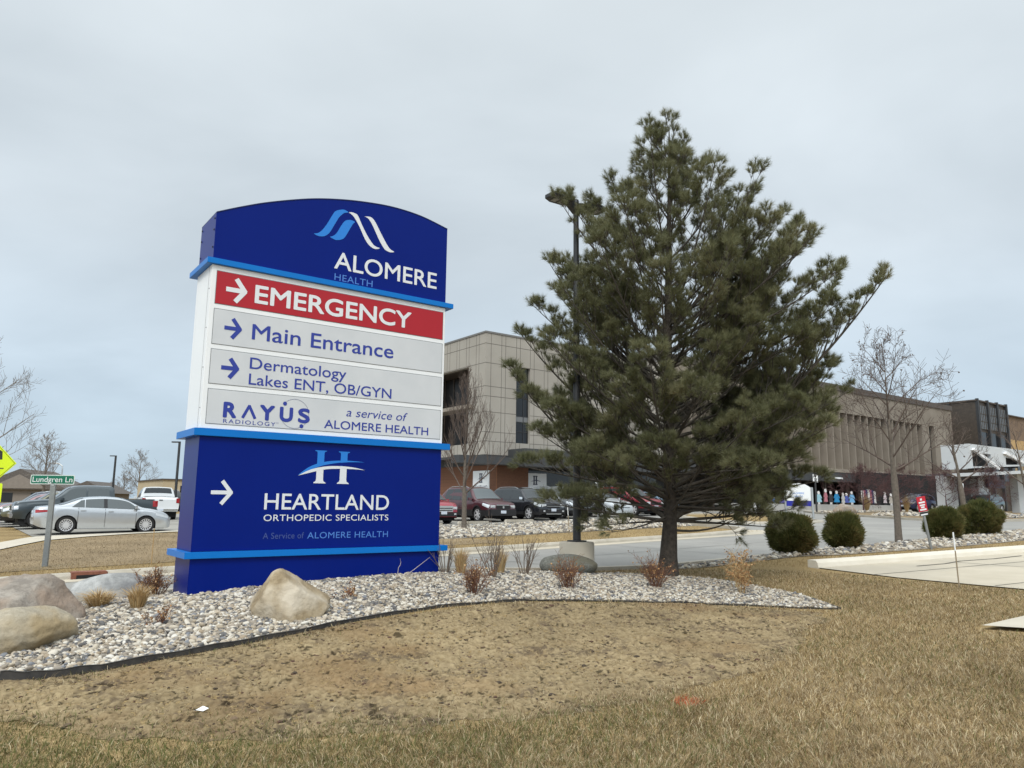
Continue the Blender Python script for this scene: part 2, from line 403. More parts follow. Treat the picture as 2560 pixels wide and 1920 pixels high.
def turf(m, base, dark, light, green=None, fine=55.0, soil=None):
    n, l = m.node_tree.nodes, m.node_tree.links; b = n['Principled BSDF']
    b.inputs['Roughness'].default_value = 1.0; b.inputs['Specular IOR Level'].default_value = .1
    tc = n.new('ShaderNodeTexCoord')
    n1 = n.new('ShaderNodeTexNoise'); n1.inputs['Scale'].default_value = fine; n1.inputs['Detail'].default_value = 6; n1.inputs['Roughness'].default_value = .7
    mp = n.new('ShaderNodeMapping'); mp.inputs['Scale'].default_value = (1, 1, 0.2)
    l.new(tc.outputs['Object'], mp.inputs[0]); l.new(mp.outputs[0], n1.inputs['Vector'])
    r1 = n.new('ShaderNodeValToRGB'); e = r1.color_ramp.elements
    e[0].position = .34; e[0].color = (*dark, 1); e[1].position = .66; e[1].color = (*light, 1)
    k = e.new(.5); k.color = (*base, 1)
    l.new(n1.outputs[0], r1.inputs[0])
    n2 = n.new('ShaderNodeTexNoise'); n2.inputs['Scale'].default_value = .55; n2.inputs['Detail'].default_value = 4
    l.new(mp.outputs[0], n2.inputs['Vector'])
    r2 = n.new('ShaderNodeValToRGB'); r2.color_ramp.elements[0].position = .3; r2.color_ramp.elements[0].color = (.72, .70, .66, 1)
    r2.color_ramp.elements[1].position = .7; r2.color_ramp.elements[1].color = (1.12, 1.1, 1.05, 1)
    l.new(n2.outputs[0], r2.inputs[0])
    mx = n.new('ShaderNodeMixRGB'); mx.blend_type = 'MULTIPLY'; mx.inputs[0].default_value = 1
    l.new(r1.outputs[0], mx.inputs[1]); l.new(r2.outputs[0], mx.inputs[2]); last = mx.outputs[0]
    if soil:
        n3 = n.new('ShaderNodeTexNoise'); n3.inputs['Scale'].default_value = 14; n3.inputs['Detail'].default_value = 5; n3.inputs['Roughness'].default_value = .65
        l.new(mp.outputs[0], n3.inputs['Vector'])
        r3 = n.new('ShaderNodeValToRGB'); r3.color_ramp.elements[0].position = .52; r3.color_ramp.elements[1].position = .66
        l.new(n3.outputs[0], r3.inputs[0])
        m3 = n.new('ShaderNodeMixRGB'); m3.inputs[2].default_value = (*soil, 1)
        sc = n.new('ShaderNodeMath'); sc.operation = 'MULTIPLY'; sc.inputs[1].default_value = .75
        l.new(r3.outputs[0], sc.inputs[0]); l.new(sc.outputs[0], m3.inputs[0]); l.new(last, m3.inputs[1]); last = m3.outputs[0]
    l.new(last, b.inputs['Base Color'])
    nb = n.new('ShaderNodeTexNoise'); nb.inputs['Scale'].default_value = fine * .8; nb.inputs['Detail'].default_value = 6
    l.new(mp.outputs[0], nb.inputs['Vector'])
    bp = n.new('ShaderNodeBump'); bp.inputs['Strength'].default_value = .9; bp.inputs['Distance'].default_value = .03
    l.new(nb.outputs[0], bp.inputs['Height']); l.new(bp.outputs[0], b.inputs['Normal'])
turf(M_ground, (.30, .22, .112), (.19, .135, .064), (.42, .32, .18), fine=38)
M_thatch = bpy.data.materials.new('thin_matted_turf'); M_thatch.use_nodes = True
turf(M_thatch, (.37, .28, .155), (.20, .14, .075), (.50, .39, .23), fine=60, soil=(.16, .12, .085))
M_mulch = bpy.data.materials.new('brown_verge'); M_mulch.use_nodes = True
turf(M_mulch, (.28, .215, .135), (.16, .12, .075), (.38, .30, .195), fine=30, soil=(.19, .15, .11))
tag(link('ground', mesh_np('ground', gv, np.stack([ii, ii + 1, ii + 1 + nx, ii + nx], 1), smooth=True), M_ground), kind='structure')

def in_poly(poly, x, y):
    r = np.zeros(len(x), bool); j = len(poly) - 1
    for i in range(len(poly)):
        xi, yi, xj, yj = *poly[i], *poly[j]
        c = ((yi > y) != (yj > y)) & (x < (xj - xi) * (y - yi) / (yj - yi + 1e-12) + xi); r ^= c; j = i
    return r
EDGE = [(0.45, 7.31), (0.71, 7.16), (1.12, 7.13), (1.91, 7.2), (2.66, 7.28), (3.56, 7.44), (4.6, 7.53), (5.71, 7.48), (6.78, 7.2), (7.85, 6.81), (8.71, 6.2), (9.06, 5.83), (9.45, 5.50)]
BACK = [(9.82, 6.01), (10.1, 6.49), (10.29, 7.3), (10.4, 8.15), (10.2, 8.9), (9.4, 9.45), (8.6, 9.75), (7.6, 10.1), (5.5, 10.45), (2, 10.45), (-.5, 10.4), (-2.2, 10.2), (-2.4, 9.0), (-1.2, 7.9)]
BED = EDGE + BACK
PATCH = [(-.2, 7.35), (0.45, 7.30), (1.11, 7.10), (1.89, 7.18), (3.51, 7.40), (5.63, 7.46), (7.7, 6.84), (8.95, 5.85), (9.1, 5.45), (7.93, 5.06), (6.77, 4.42), (5.82, 4.16), (4.99, 4.14), (4.32, 4.16), (3.65, 4.3), (3.11, 4.53), (2.57, 4.68), (1.85, 4.97), (1.03, 5.62), (0.4, 6.3), (-.3, 6.9)]
def jag(poly, amp, n=6):
    o = []
    for i in range(len(poly)):
        a, b = Vector(poly[i]), Vector(poly[(i + 1) % len(poly)])
        for j in range(n):
            p = a.lerp(b, j / n); o.append((p.x + random.uniform(-amp, amp), p.y + random.uniform(-amp, amp)))
    return o
_tab = rng.uniform(0, 1, (256, 256))
def vnoise(x, y, sc, off=0):
    x, y = np.asarray(x) * sc + off * 17.3, np.asarray(y) * sc + off * 9.1
    i, j = np.floor(x).astype(int), np.floor(y).astype(int); f, g = x - i, y - j; f = f * f * (3 - 2 * f); g = g * g * (3 - 2 * g)
    t = lambda p, q: _tab[p % 256, q % 256]
    return (t(i, j) * (1 - f) + t(i + 1, j) * f) * (1 - g) + (t(i, j + 1) * (1 - f) + t(i + 1, j + 1) * f) * g
def fbm(x, y, sc, off=0, o=4): return sum(vnoise(x, y, sc * 2.1 ** k, off + k) * .55 ** k for k in range(o)) / sum(.55 ** k for k in range(o))
def rel_patch():
    """thin matted turf with its clods and hollows modelled"""
    st = .0115; us, vs2 = np.arange(-.6, 9.5, st), np.arange(3.8, 7.7, st); nu, nv = len(us), len(vs2)
    U_, V_ = np.meshgrid(us, vs2, indexing='ij'); uf, vf = U_.ravel(), V_.ravel()
    x, y = uf * CY - vf * SY, uf * SY + vf * CY
    wu, wv = (fbm(x, y, 2.2, 3) - .5) * .5, (fbm(x, y, 2.2, 8) - .5) * .5
    ins = in_poly(PATCH, uf + wu * (vf < 7.0), vf + wv * (vf < 7.0))
    clod = np.clip(fbm(x, y, 13, 1) - .47, 0, 1); tuftn = fbm(x, y, 34, 5, 3); wide = fbm(x, y, 1.4, 2, 3)
    fade = sum(in_poly(PATCH, uf + wu * (vf < 7.0) + a, vf + wv * (vf < 7.0) + b).astype(float) for a in (-.16, -.08, .08, .16) for b in (-.16, -.08, .08, .16)) / 16
    fade = np.clip(fade * 1.6 - .6, 0, 1)
    z = hgt(x, y) + .002 + fade * (.085 * clod ** 1.2 + .022 * (tuftn - .45))
    soil = np.clip((fbm(x, y, 3.1, 12, 4) - .46) * 4, 0, 1) * np.clip((fbm(x, y, 26, 14, 3) - .43) * 6, 0, 1) * .8
    rusty = np.clip((fbm(x, y, .9, 21, 3) - .48) * 5, 0, 1)
    straw, pale, earth, rust = np.array([.185, .137, .076]), np.array([.305, .237, .138]), np.array([.092, .068, .048]), np.array([.19, .118, .058])
    k = np.clip(tuftn * 1.9 - .45, 0, 1)[:, None]
    col = straw * (1 - k) + pale * k; col = col * (1 - .55 * rusty[:, None]) + rust * .55 * rusty[:, None]
    col = col * (.78 + .44 * wide[:, None]); s2 = np.clip(soil, 0, .85)[:, None]; col = col * (1 - s2) + earth * s2
    dk = np.clip((vnoise(x, y, 32, 31) * .6 + vnoise(x, y, 9, 33) * .4 - .68) * 9, 0, 1)[:, None]; col = col * (1 - .72 * dk)
    idx = np.arange(nu * nv).reshape(nu, nv); q = np.stack([idx[:-1, :-1], idx[1:, :-1], idx[1:, 1:], idx[:-1, 1:]], -1).reshape(-1, 4)
    q = q[ins[q].all(1)]; used = np.unique(q); re = np.full(nu * nv, -1); re[used] = np.arange(len(used)); q = re[q]
    me = mesh_np('bare_ground', np.stack([x, y, z], 1)[used], q, smooth=True)
    at = me.color_attributes.new('tint', 'FLOAT_COLOR', 'POINT'); at.data.foreach_set('color', np.concatenate([col, np.ones((len(col), 1))], 1)[used].astype(np.float32).ravel())
    m = bpy.data.materials.new('matted_turf'); m.use_nodes = True; n, l = m.node_tree.nodes, m.node_tree.links
    a_ = n.new('ShaderNodeAttribute'); a_.attribute_name = 'tint'; l.new(a_.outputs['Color'], n['Principled BSDF'].inputs['Base Color'])
    n['Principled BSDF'].inputs['Roughness'].default_value = 1; n['Principled BSDF'].inputs['Specular IOR Level'].default_value = .05
    tag(link('bare_ground', me, m), kind='structure')
rel_patch()
drape('gravel_bed', BED, .012, .25, M_soil)
ROADL = [(24, 17.5), (22, 16.4), (-60, 16.4)]
VERGE_R = [(75, 14.4), (41.3, 14.4), (39, 14.7), (37.8, 15.7), (37.6, 17.0), (38.3, 18.5), (40.5, 21), (43.6, 25), (48, 29.3), (53, 33.3), (58, 34.9), (66, 35.4), (92, 35.6)]
VERGE_L = [(-60, 16.4), (20, 16.4), (22.4, 16.7), (24.2, 17.8), (25.3, 20), (26.6, 24), (30, 29.3)]
drape('road', [(-60, 10.6), (75, 10.6)] + VERGE_R + [(92, 36.4), (46, 37.6), (36, 36), (30, 29.3)] + VERGE_L[::-1][1:], .02, .9, M_road)
ISL = [(31.9, 19.2), (30.2, 18.9), (28.4, 20.2), (29.3, 23.5), (32.6, 28), (36.6, 31), (38.9, 30.4), (38.8, 27.6), (35, 22.8)]
drape('traffic_island', ISL, .05, .6, M_ground)
kerb(ISL[::-1], closed=True, m=M_kerb)
kerb(VERGE_L, w=.22); kerb(VERGE_R, w=.22); kerb([(70, 10.55), (-60, 10.55)], w=.2, hh=.07)
drape('driveway', [(13.4, 4.3), (13.45, 6.7), (13.9, 8.55), (22, 7.15), (35, 4.9), (60, .6), (60, -8), (13.2, -8)], .018, .6, M_drive)
kerb([(13.9, 8.62), (22, 7.22), (35, 4.97), (60, .67)], w=.24, hh=.15, m=mat('kerb_sunlit', (.62, .57, .47), .9, var=(.68, .63, .54), scale=2, bump=.2))  # sunlit look of this kerb's face put into a paler concrete colour
drape('path_corner', [(9.42, 3.8), (13.35, 3.62), (13.2, 3.05), (9.62, 3.40)], .05, .3, M_walk)
drape('parking_lot', [(2.5, 44.5), (2.55, 33.6), (3.58, 33.5), (5.95, 33.58), (7.69, 34.0), (9.3, 32.6), (11, 30), (13, 29.3), (30, 29.3), (36, 36), (36.5, 39.2), (27.2, 39.4), (27.2, 60), (-10, 62), (-12, 46), (2.0, 45)], .022, .9, M_lot)
drape('sidewalk', [(-6, 17.5), (-2, 22.5), (1.27, 26.4), (1.98, 28.5), (2.67, 30.34), (4.19, 31.88), (5.81, 32.75), (7.47, 33.0), (9.2, 31.6), (10.4, 29.6), (11.0, 29.9), (9.4, 32.6), (7.69, 33.96), (5.95, 33.54), (3.58, 33.47), (2.67, 33.35), (2.24, 32.52), (1.43, 30.24), (-1.5, 25.2), (-7, 18.8)], .028, .5, M_walk)
drape('verge_mulch', [(-6, 18.9), (14, 18.9), (14, 21), (10.2, 28.2), (7.3, 32.2), (5.8, 32.4), (4.3, 31.6), (2.9, 30.1), (2.1, 28.2), (1.3, 26.1), (-3, 20.6)], .01, .6, M_mulch)
drape('verge_mulch', [(38.6, 18), (45, 15.5), (70, 16), (85, 22), (85, 34.8), (66, 34.8), (58, 34.3), (53.4, 32.6), (48.5, 28.8), (44.2, 24.6), (41, 20.6)], .02, .8, M_mulch)
drape('terrace', [(44, 39.2), (44, 37.9), (92, 36.6), (92, 39.2)], .03, .8, M_walk)
# gutter strips, pavement joints and tyre-darkened lanes
drape('gutter', [(-60, 15.75), (22.5, 15.75), (24.6, 16.9), (24.2, 17.65), (22.3, 16.28), (-60, 16.28)], .026, .7, M_drive)
drape('gutter', [(70, 14.9), (41.4, 14.9), (39.3, 15.2), (38.3, 16.0), (37.75, 15.6), (39, 14.8), (41.3, 14.5), (70, 14.5)], .026, .7, M_drive)
M_crack = mat('crack_seal', (.20, .18, .145), .95)
def seam_line(pts, w, m, name, dz):
    mb = MB(); L_ = []
    for a, b in zip(pts[:-1], pts[1:]):
        a, b = Vector(a), Vector(b); k = max(1, int((b - a).length / .7)); L_ += [a.lerp(b, j / k) for j in range(k)]
    L_.append(Vector(pts[-1])); v_ = []
    for i, p in enumerate(L_):
        d = (L_[min(i + 1, len(L_) - 1)] - L_[max(i - 1, 0)]).normalized(); q = Vector((-d.y, d.x)) * w * .5
        v_ += [tuple(P(p.x - q.x, p.y - q.y, dz)), tuple(P(p.x + q.x, p.y + q.y, dz))]
    mb.add(v_, [(2 * i, 2 * i + 1, 2 * i + 3, 2 * i + 2) for i in range(len(L_) - 1)])
    return tag(mb.build(name, m), kind='structure')
for v in (6.6, 4.6, 2.4): seam_line([(13.5, v + .6), (30, v - 2.2)], .035, M_crack, 'driveway_joint', .0225)
for u in (17, 21.5, 26): seam_line([(u, 7.8 - (u - 14) * .16), (u - .3, -4)], .03, M_crack, 'driveway_joint', .0225)
seam_line([(15.6, 7.4), (16.5, 7.25), (17.3, 7.3), (18.4, 7.05), (19.6, 6.95)], .05, mat('crack_dark', (.11, .10, .085), .95), 'driveway_crack', .0265)
for v in (13.4,): seam_line([(-30, v), (24, v + .05)], .03, mat('road_joint', (.17, .165, .15), .95), 'road_joint', .0245)
for u in range(-10, 24, 5): seam_line([(u, 10.8), (u + .1, 15.7)], .025, bpy.data.materials['road_joint'], 'road_joint', .0285)
# parking bay lines
mb = MB()
for k in range(8):
    u0 = 13.6 + k * 2.75
    a = [P(u0, 29.6, .032), P(u0 + .1, 29.6, .032), P(u0 + .1, 34.6, .032), P(u0, 34.6, .032)]
    mb.add(a, [(0, 1, 2, 3)])
tag(mb.build('parking_lot_marking', mat('line_paint', (.62, .60, .55), .8)), kind='structure')
# storm drain in the far kerb
t = empty('storm_drain', P(2.22, 16.36, .0), YAW, 'rusty red storm drain inlet in the far kerb left of the tall sign', 'storm drain')
mb = MB(); mb.box(-.30, .30, -.16, .14, -.05, .145); mb.build('casting', mat('rust', (.16, .055, .035), .9, var=(.25, .10, .06), scale=14), t, bevel=.012)
mb = MB(); mb.box(-.22, .22, -.166, -.1, .02, .09); mb.build('opening', M_dark, t)
# wheel stops (concrete) in front of the parked cars right of the sign
ws = None
for k, (u, lab) in enumerate([(17.3, 'concrete wheel stop under the nose of the red crossover'), (19.9, 'concrete wheel stop under the front of the maroon vehicle'), (22.6, 'concrete wheel stop under the front of the charcoal vehicle')]):
    mb = MB(); mb.prism([(-.9, 0), (-.82, .13), (.82, .13), (.9, 0)], -.08, .08)
    tag(mb.build('wheel_stop', M_kerb, None, loc=P(u, 29.75, .02), rz=YAW, bevel=.01), lab, 'wheel stop', 'wheel stops in front of parked cars')

# ------------------------------------------------------------------ stones
def ico(sub):
    bm = bmesh.new(); bmesh.ops.create_icosphere(bm, subdivisions=sub, radius=1)
    v = np.array([q.co[:] for q in bm.verts]); f = np.array([[q.index for q in p.verts] for p in bm.faces]); bm.free(); return v, f
def stones(name, poly, dens, size, m, sub=2, lift=.012, only=None, var=.4):
    pu, pv = [p[0] for p in poly], [p[1] for p in poly]
    A = (max(pu) - min(pu)) * (max(pv) - min(pv)); n = int(A * dens)
    u, v = rng.uniform(min(pu), max(pu), n), rng.uniform(min(pv), max(pv), n)
    k = in_poly(poly, u, v - size * 1.7)
    if only: k &= only(u, v)
    u, v = u[k], v[k]; n = len(u)
    x, y = u * CY - v * SY, u * SY + v * CY; z = hgt(x, y)
    bv, bf = ico(sub); nv = len(bv)
    shapes = []
    for q in range(14):
        s = np.array([rng.uniform(.85, 1.25), rng.uniform(.65, .95), rng.uniform(.42, .68)])
        ph = rng.uniform(0, 6.28, 3); w = 1 + .10 * np.sin(bv @ rng.normal(0, 1.6, 3) + ph[0]) + .08 * np.sin(bv @ rng.normal(0, 2.4, 3) + ph[1])
        shapes.append(bv * w[:, None] * s)
    shapes = np.array(shapes)
    sc = size * np.exp(rng.normal(0, var, n)); sc = np.clip(sc, size * .45, size * 2.3)
    az, tl, rl = rng.uniform(0, 6.28, n), rng.normal(0, .38, n), rng.normal(0, .38, n)
    ca, sa, ct, st, cr_, sr_ = np.cos(az), np.sin(az), np.cos(tl), np.sin(tl), np.cos(rl), np.sin(rl)
    V = shapes[rng.integers(0, 14, n)] * sc[:, None, None]
    X, Y_, Z = V[..., 0], V[..., 1], V[..., 2]
    Y2, Z2 = Y_ * ct[:, None] - Z * st[:, None], Y_ * st[:, None] + Z * ct[:, None]
    X3, Z3 = X * cr_[:, None] + Z2 * sr_[:, None], -X * sr_[:, None] + Z2 * cr_[:, None]
    X4, Y4 = X3 * ca[:, None] - Y2 * sa[:, None], X3 * sa[:, None] + Y2 * ca[:, None]
    zz = z + lift + rng.uniform(0, 1, n) ** 2 * size * .9
    out = np.stack([X4 + x[:, None], Y4 + y[:, None], Z3 + zz[:, None]], 2).reshape(-1, 3)
    F = (bf[None] + (np.arange(n) * nv)[:, None, None]).reshape(-1, 3)
    o = link(name, mesh_np(name, out, None, F, smooth=True), m)
    return tag(o, kind='stuff')
STONE = [(0.263, 0.224, 0.175), (0.449, 0.395, 0.31), (0.124, 0.12, 0.116), (0.526, 0.48, 0.402), (0.34, 0.283, 0.209), (0.185, 0.19, 0.202), (0.572, 0.542, 0.48), (0.402, 0.34, 0.259), (0.279, 0.24, 0.194), (0.473, 0.426, 0.348), (0.101, 0.096, 0.096), (0.379, 0.325, 0.256), (0.542, 0.5, 0.422), (0.495, 0.456, 0.395), (0.1, 0.095, 0.09), (0.19, 0.17, 0.145), (0.3, 0.24, 0.17), (0.25, 0.22, 0.18)]
M_stone = island_ramp('river_stone', STONE, .85)
stones('gravel', BED, 2300, .0185, M_stone, sub=2, only=lambda u, v: u < 4.0)
stones('gravel', BED, 2000, .0185, M_stone, sub=1, only=lambda u, v: u >= 4.0)
ISLB = [(10.9, 10.35), (11.6, 9.95), (14.2, 9.6), (16, 9.3), (22, 8.9), (40, 8.2), (40, 10.3)]
drape('gravel_bed', ISLB, .014, .5, M_soil)
stones('gravel', ISLB, 330, .038, M_stone, sub=1)
ROCKBED = [(6.0, 21.3), (14.7, 21.4), (26.5, 21.3), (28.2, 25.6), (29.2, 28.2), (10.0, 28.5)]
drape('gravel_bed', ROCKBED, .014, .6, M_soil)
stones('gravel', ROCKBED, 125, .060, M_stone, sub=1, var=.3)
for poly in ([(44.5, 23.4), (50, 21), (60, 21.5), (66, 24), (62, 27), (50, 25.8)], [(50, 29), (56, 30.6), (66, 33), (60, 33.6), (54, 32.4)], [(46, 17), (60, 17), (60, 19.5), (47, 19.5)]):
    drape('gravel_bed', poly, .035, .6, M_soil)
    stones('gravel', poly, 45, .085, M_stone, sub=1, var=.3, lift=.04)

# ------------------------------------------------------------------ black edging strip round the gravel bed
t_v, t_f = [], []
line = []
for a, b in zip(EDGE[:-1] , EDGE[1:]):
    a, b = Vector(a), Vector(b); line += [a.lerp(b, j / 5) for j in range(5)]
line.append(Vector(EDGE[-1]))
for a, b in zip([EDGE[-1]] + BACK[:5], BACK[:5]): line.append(Vector(b))
for i, p in enumerate(line):
    d = (line[min(i + 1, len(line) - 1)] - line[max(i - 1, 0)]).normalized(); nn = Vector((d.y, -d.x))
    h_ = max(.012, .062 - .0013 * i) + .006 * math.sin(i * 1.7)
    for s, z in ((.012, -.02), (.012, h_), (.016, h_ + .008), (-.004, h_ + .008), (-.006, -.02)):
        q = p + nn * s; t_v.append(tuple(P(q.x, q.y, z)))
for i in range(len(line) - 1):
    for j in range(4): t_f.append((i * 5 + j, i * 5 + j + 1, i * 5 + j + 6, i * 5 + j + 5))
mb = MB(); mb.add(t_v, t_f)
tag(mb.build('garden_edging', M_edge), 'black plastic edging strip between the river stones and the brown lawn', 'edging')

# ------------------------------------------------------------------ grass blades
def blades(name, n, r0, r1, keep, length, width, flat, colfun, m, ang=R(47)):
    th = rng.uniform(-ang, ang, n); r = r0 * (r1 / r0) ** rng.uniform(0, 1, n)
    x, y = r * np.sin(th), r * np.cos(th)
    k = keep(x, y); x, y, r = x[k], y[k], r[k]; n = len(x); z = hgt(x, y)
    L = length * np.exp(rng.normal(0, .32, n)); W = width * rng.uniform(.7, 1.3, n) * (r / 6.0) ** .55
    a = fbm(x, y, 5.5, 40, 3) * 22 + rng.normal(0, .75, n); lean = flat[0] + (flat[1] - flat[0]) * rng.uniform(0, 1, n)
    d = np.stack([np.cos(a), np.sin(a)], 1); b = a + rng.normal(0, .9, n) + 1.57
    s = np.stack([np.cos(b), np.sin(b)], 1) * W[:, None] * .5
    l1, l2 = lean * .6, np.minimum(lean * 1.35, 1.5)
    p0 = np.stack([x, y, z - .002], 1)
    p1 = p0 + np.stack([d[:, 0] * np.sin(l1) * L * .5, d[:, 1] * np.sin(l1) * L * .5, np.cos(l1) * L * .5], 1)
    p2 = p1 + np.stack([d[:, 0] * np.sin(l2) * L * .55, d[:, 1] * np.sin(l2) * L * .55, np.cos(l2) * L * .55], 1)
    s3 = np.concatenate([s, np.zeros((n, 1))], 1)
    V = np.stack([p0 - s3, p0 + s3, p1 + s3 * .85, p1 - s3 * .85, p2], 1).reshape(-1, 3)
    o = (np.arange(n) * 5)[:, None]
    me = mesh_np(name, V, o + np.array([[0, 1, 2, 3]]), o + np.array([[3, 2, 4]]))
    col = colfun(x, y, n); col = np.repeat(np.concatenate([col, np.ones((n, 1))], 1), 5, 0)
    at = me.color_attributes.new('tint', 'FLOAT_COLOR', 'POINT'); at.data.foreach_set('color', col.astype(np.float32).ravel())
    return tag(link(name, me, m), kind='stuff')
M_blade = bpy.data.materials.new('grass_blade'); M_blade.use_nodes = True
_n, _l = M_blade.node_tree.nodes, M_blade.node_tree.links
_a = _n.new('ShaderNodeAttribute'); _a.attribute_name = 'tint'
_b = _n['Principled BSDF']; _b.inputs['Roughness'].default_value = .8; _b.inputs['Specular IOR Level'].default_value = .15
_l.new(_a.outputs['Color'], _b.inputs['Base Color'])
_tr = _n.new('ShaderNodeBsdfTranslucent'); _l.new(_a.outputs['Color'], _tr.inputs['Color'])
_mx = _n.new('ShaderNodeMixShader'); _mx.inputs[0].default_value = .25
_l.new(_b.outputs[0], _mx.inputs[1]); _l.new(_tr.outputs[0], _mx.inputs[2]); _l.new(_mx.outputs[0], _n['Material Output'].inputs['Surface'])
def suv(x, y): return x * CY + y * SY, -x * SY + y * CY
def wob(x, y, s, ph): return (np.sin(x * s + ph) + np.sin(y * s * 1.3 + ph * 2.1) + np.sin((x + y) * s * .7 + ph * .7) + np.sin((x - 1.7 * y) * s * 1.9 + ph * 3)) / 4
DRIVE_K = [(13.2, -8), (13.3, 8.8), (60, .9), (60, -8)]
CORNER_K = [(9.35, 3.9), (13.5, 3.7), (13.5, 2.9), (9.5, 3.3)]
def keep_lawn(x, y):
    u, v = suv(x, y)
    jx, jy = wob(x, y, 4.1, .3) * .22, wob(x, y, 3.3, 1.9) * .22
    rag = rng.normal(0, .17, len(x))
    k = ~in_poly(PATCH, u + jx + rag, v + jy + rag) & ~in_poly(BED, u, v) & (v < 10.3) & ~in_poly(DRIVE_K, u, v) & ~in_poly(CORNER_K, u, v)
    k &= ~in_poly(ISLB, u, v)
    return k & ~((u < .6) & (v > 7.0))
def lawn_col(x, y, n):
    straw = np.array([.33, .25, .145]); pale = np.array([.56, .47, .31]); brown = np.array([.17, .112, .052]); green = np.array([.115, .125, .042])
    t = rng.uniform(0, 1, n)[:, None]
    cl = fbm(x, y, 7, 50, 3)[:, None]; t = np.clip(t + (cl - .5) * .9, 0, 1)
    c = np.where(t < .50, straw, np.where(t < .72, pale, brown)) * rng.uniform(.7, 1.2, n)[:, None] * (.78 + .5 * fbm(x, y, 1.1, 60, 3)[:, None])
    g = np.clip(.10 + .62 * np.exp(-((x + 2.2) / 2.6) ** 2) * np.exp(-((y - 4.9) / 1.5) ** 2) + .20 * wob(x, y, 1.9, .4), .03, .75)
    red = (np.hypot(x - 1.34, y - 5.89) < .09 + .05 * vnoise(x, y, 18, 3)) & (rng.uniform(0, 1, n) < .7)
    c = np.where(red[:, None], np.array([.55, .13, .06]), c)
    return np.where((rng.uniform(0, 1, n) < g)[:, None] & ~red[:, None], green * rng.uniform(.7, 1.35, n)[:, None], c)
blades('grass', 520000, 3.6, 15.5, keep_lawn, .046, .0038, (.45, 1.40), lawn_col, M_blade)
VERGE_POLYS = [[(-6, 16.6), (24, 16.6), (25.2, 19.8), (25.6, 21.2), (5.8, 21.2), (10, 28.6), (7.3, 32.2), (5.8, 32.4), (4.3, 31.6), (2.9, 30.1), (2.1, 28.2), (1.3, 26.1), (-6, 16.9)], [(10, 28.5), (29.3, 28.4), (29.5, 29.2), (13, 29.2)], [(11.2, 10.0), (13.9, 8.8), (22, 7.4), (35, 5.2), (35, 8.3), (22, 8.8), (14.2, 9.55)]]
def keep_verge(x, y):
    u, v = suv(x, y); k = np.zeros(len(x), bool)
    for p_ in VERGE_POLYS: k |= in_poly(p_, u, v)
    return k
def verge_col(x, y, n):
    u, v = suv(x, y); t = rng.uniform(0, 1, n)[:, None]; c = np.where(t < .5, np.array([.36, .26, .125]), np.where(t < .8, np.array([.47, .36, .195]), np.array([.20, .135, .065])))
    mulch = np.clip((v - 18.6) / 1.6, 0, 1)[:, None] * (u < 10)[:, None] * (.7 + .5 * (fbm(x, y, .8, 70, 3)[:, None] - .5))
    return (c * (1 - mulch) + np.array([.175, .135, .095]) * mulch * rng.uniform(.6, 1.4, n)[:, None]) * (.7 + .6 * fbm(x, y, .5, 75, 3)[:, None])
blades('grass', 150000, 13.5, 38, keep_verge, .060, .0040, (.5, 1.4), verge_col, M_blade)
def keep_patch(x, y):
    u, v = suv(x, y); return in_poly(PATCH, u, v)
def patch_col(x, y, n):
    t = rng.uniform(0, 1, n)[:, None]
    c = np.where(t < .5, np.array([.31, .238, .138]), np.where(t < .72, np.array([.47, .38, .24]), np.array([.12, .082, .046])))
    return c * rng.uniform(.75, 1.2, n)[:, None]
blades('grass', 130000, 3.9, 10.5, keep_patch, .030, .0028, (.95, 1.5), patch_col, M_blade)
# crumbs of soil and litter on the bare patch
n = 5200
u, v = rng.uniform(-.2, 9, n), rng.uniform(4, 7.4, n); k = in_poly(PATCH, u, v); u, v = u[k], v[k]; n = len(u)
x, y = u * CY - v * SY, u * SY + v * CY
bv, bf = ico(1)
sc = .0045 * np.exp(rng.normal(0, .5, n)); d3 = rng.uniform(.6, 1.4, (n, len(bv), 3))
V = bv[None] * d3 * sc[:, None, None] * np.array([1.6, 1.6, .7]) + np.stack([x, y, hgt(x, y) + .006], 1)[:, None, :]
F = (bf[None] + (np.arange(n) * len(bv))[:, None, None]).reshape(-1, 3)
tag(link('dirt', mesh_np('dirt', V.reshape(-1, 3), None, F), island_ramp('soil_crumb', [(.06, .045, .032), (.12, .085, .055), (.09, .05, .035), (.16, .11, .07)], 1)), kind='stuff')

# ================================================================== THE MONUMENT SIGN
SGX, SGY = -1.0552 * 3.6, 2.4706 * 3.6
sg = empty('monument_sign', (SGX, SGY, 0), YAW, 'tall blue and white directory sign with curved top standing in the gravel bed', 'sign')
BU0, BU1, BF, BB = .072, 3.481, .043, .737
mb = MB()
mb.prism([(BU0, .05), (BU1, .05), (BU1, .905), (BU0, .905)], BF, BB)
base = mb.build('base', M_navy, sg, bevel=.004)
mb = MB(); mb.box(BU0 + .004, BU1 - .004, BF, BB, .985, 2.361); mb.build('lower_cabinet', M_navy, sg, bevel=.004)
mb = MB(); mb.box(BU0 - .004, BU1 + .004, BF, BB, 2.452, 4.514); mb.build('panel_cabinet', M_white, sg, bevel=.006)
arch = [(BU0, 5.194), (.384, 5.345), (.733, 5.496), (1.252, 5.678), (1.688, 5.785), (2.106, 5.852), (2.547, 5.888), (3.013, 5.865), (BU1, 5.771)]
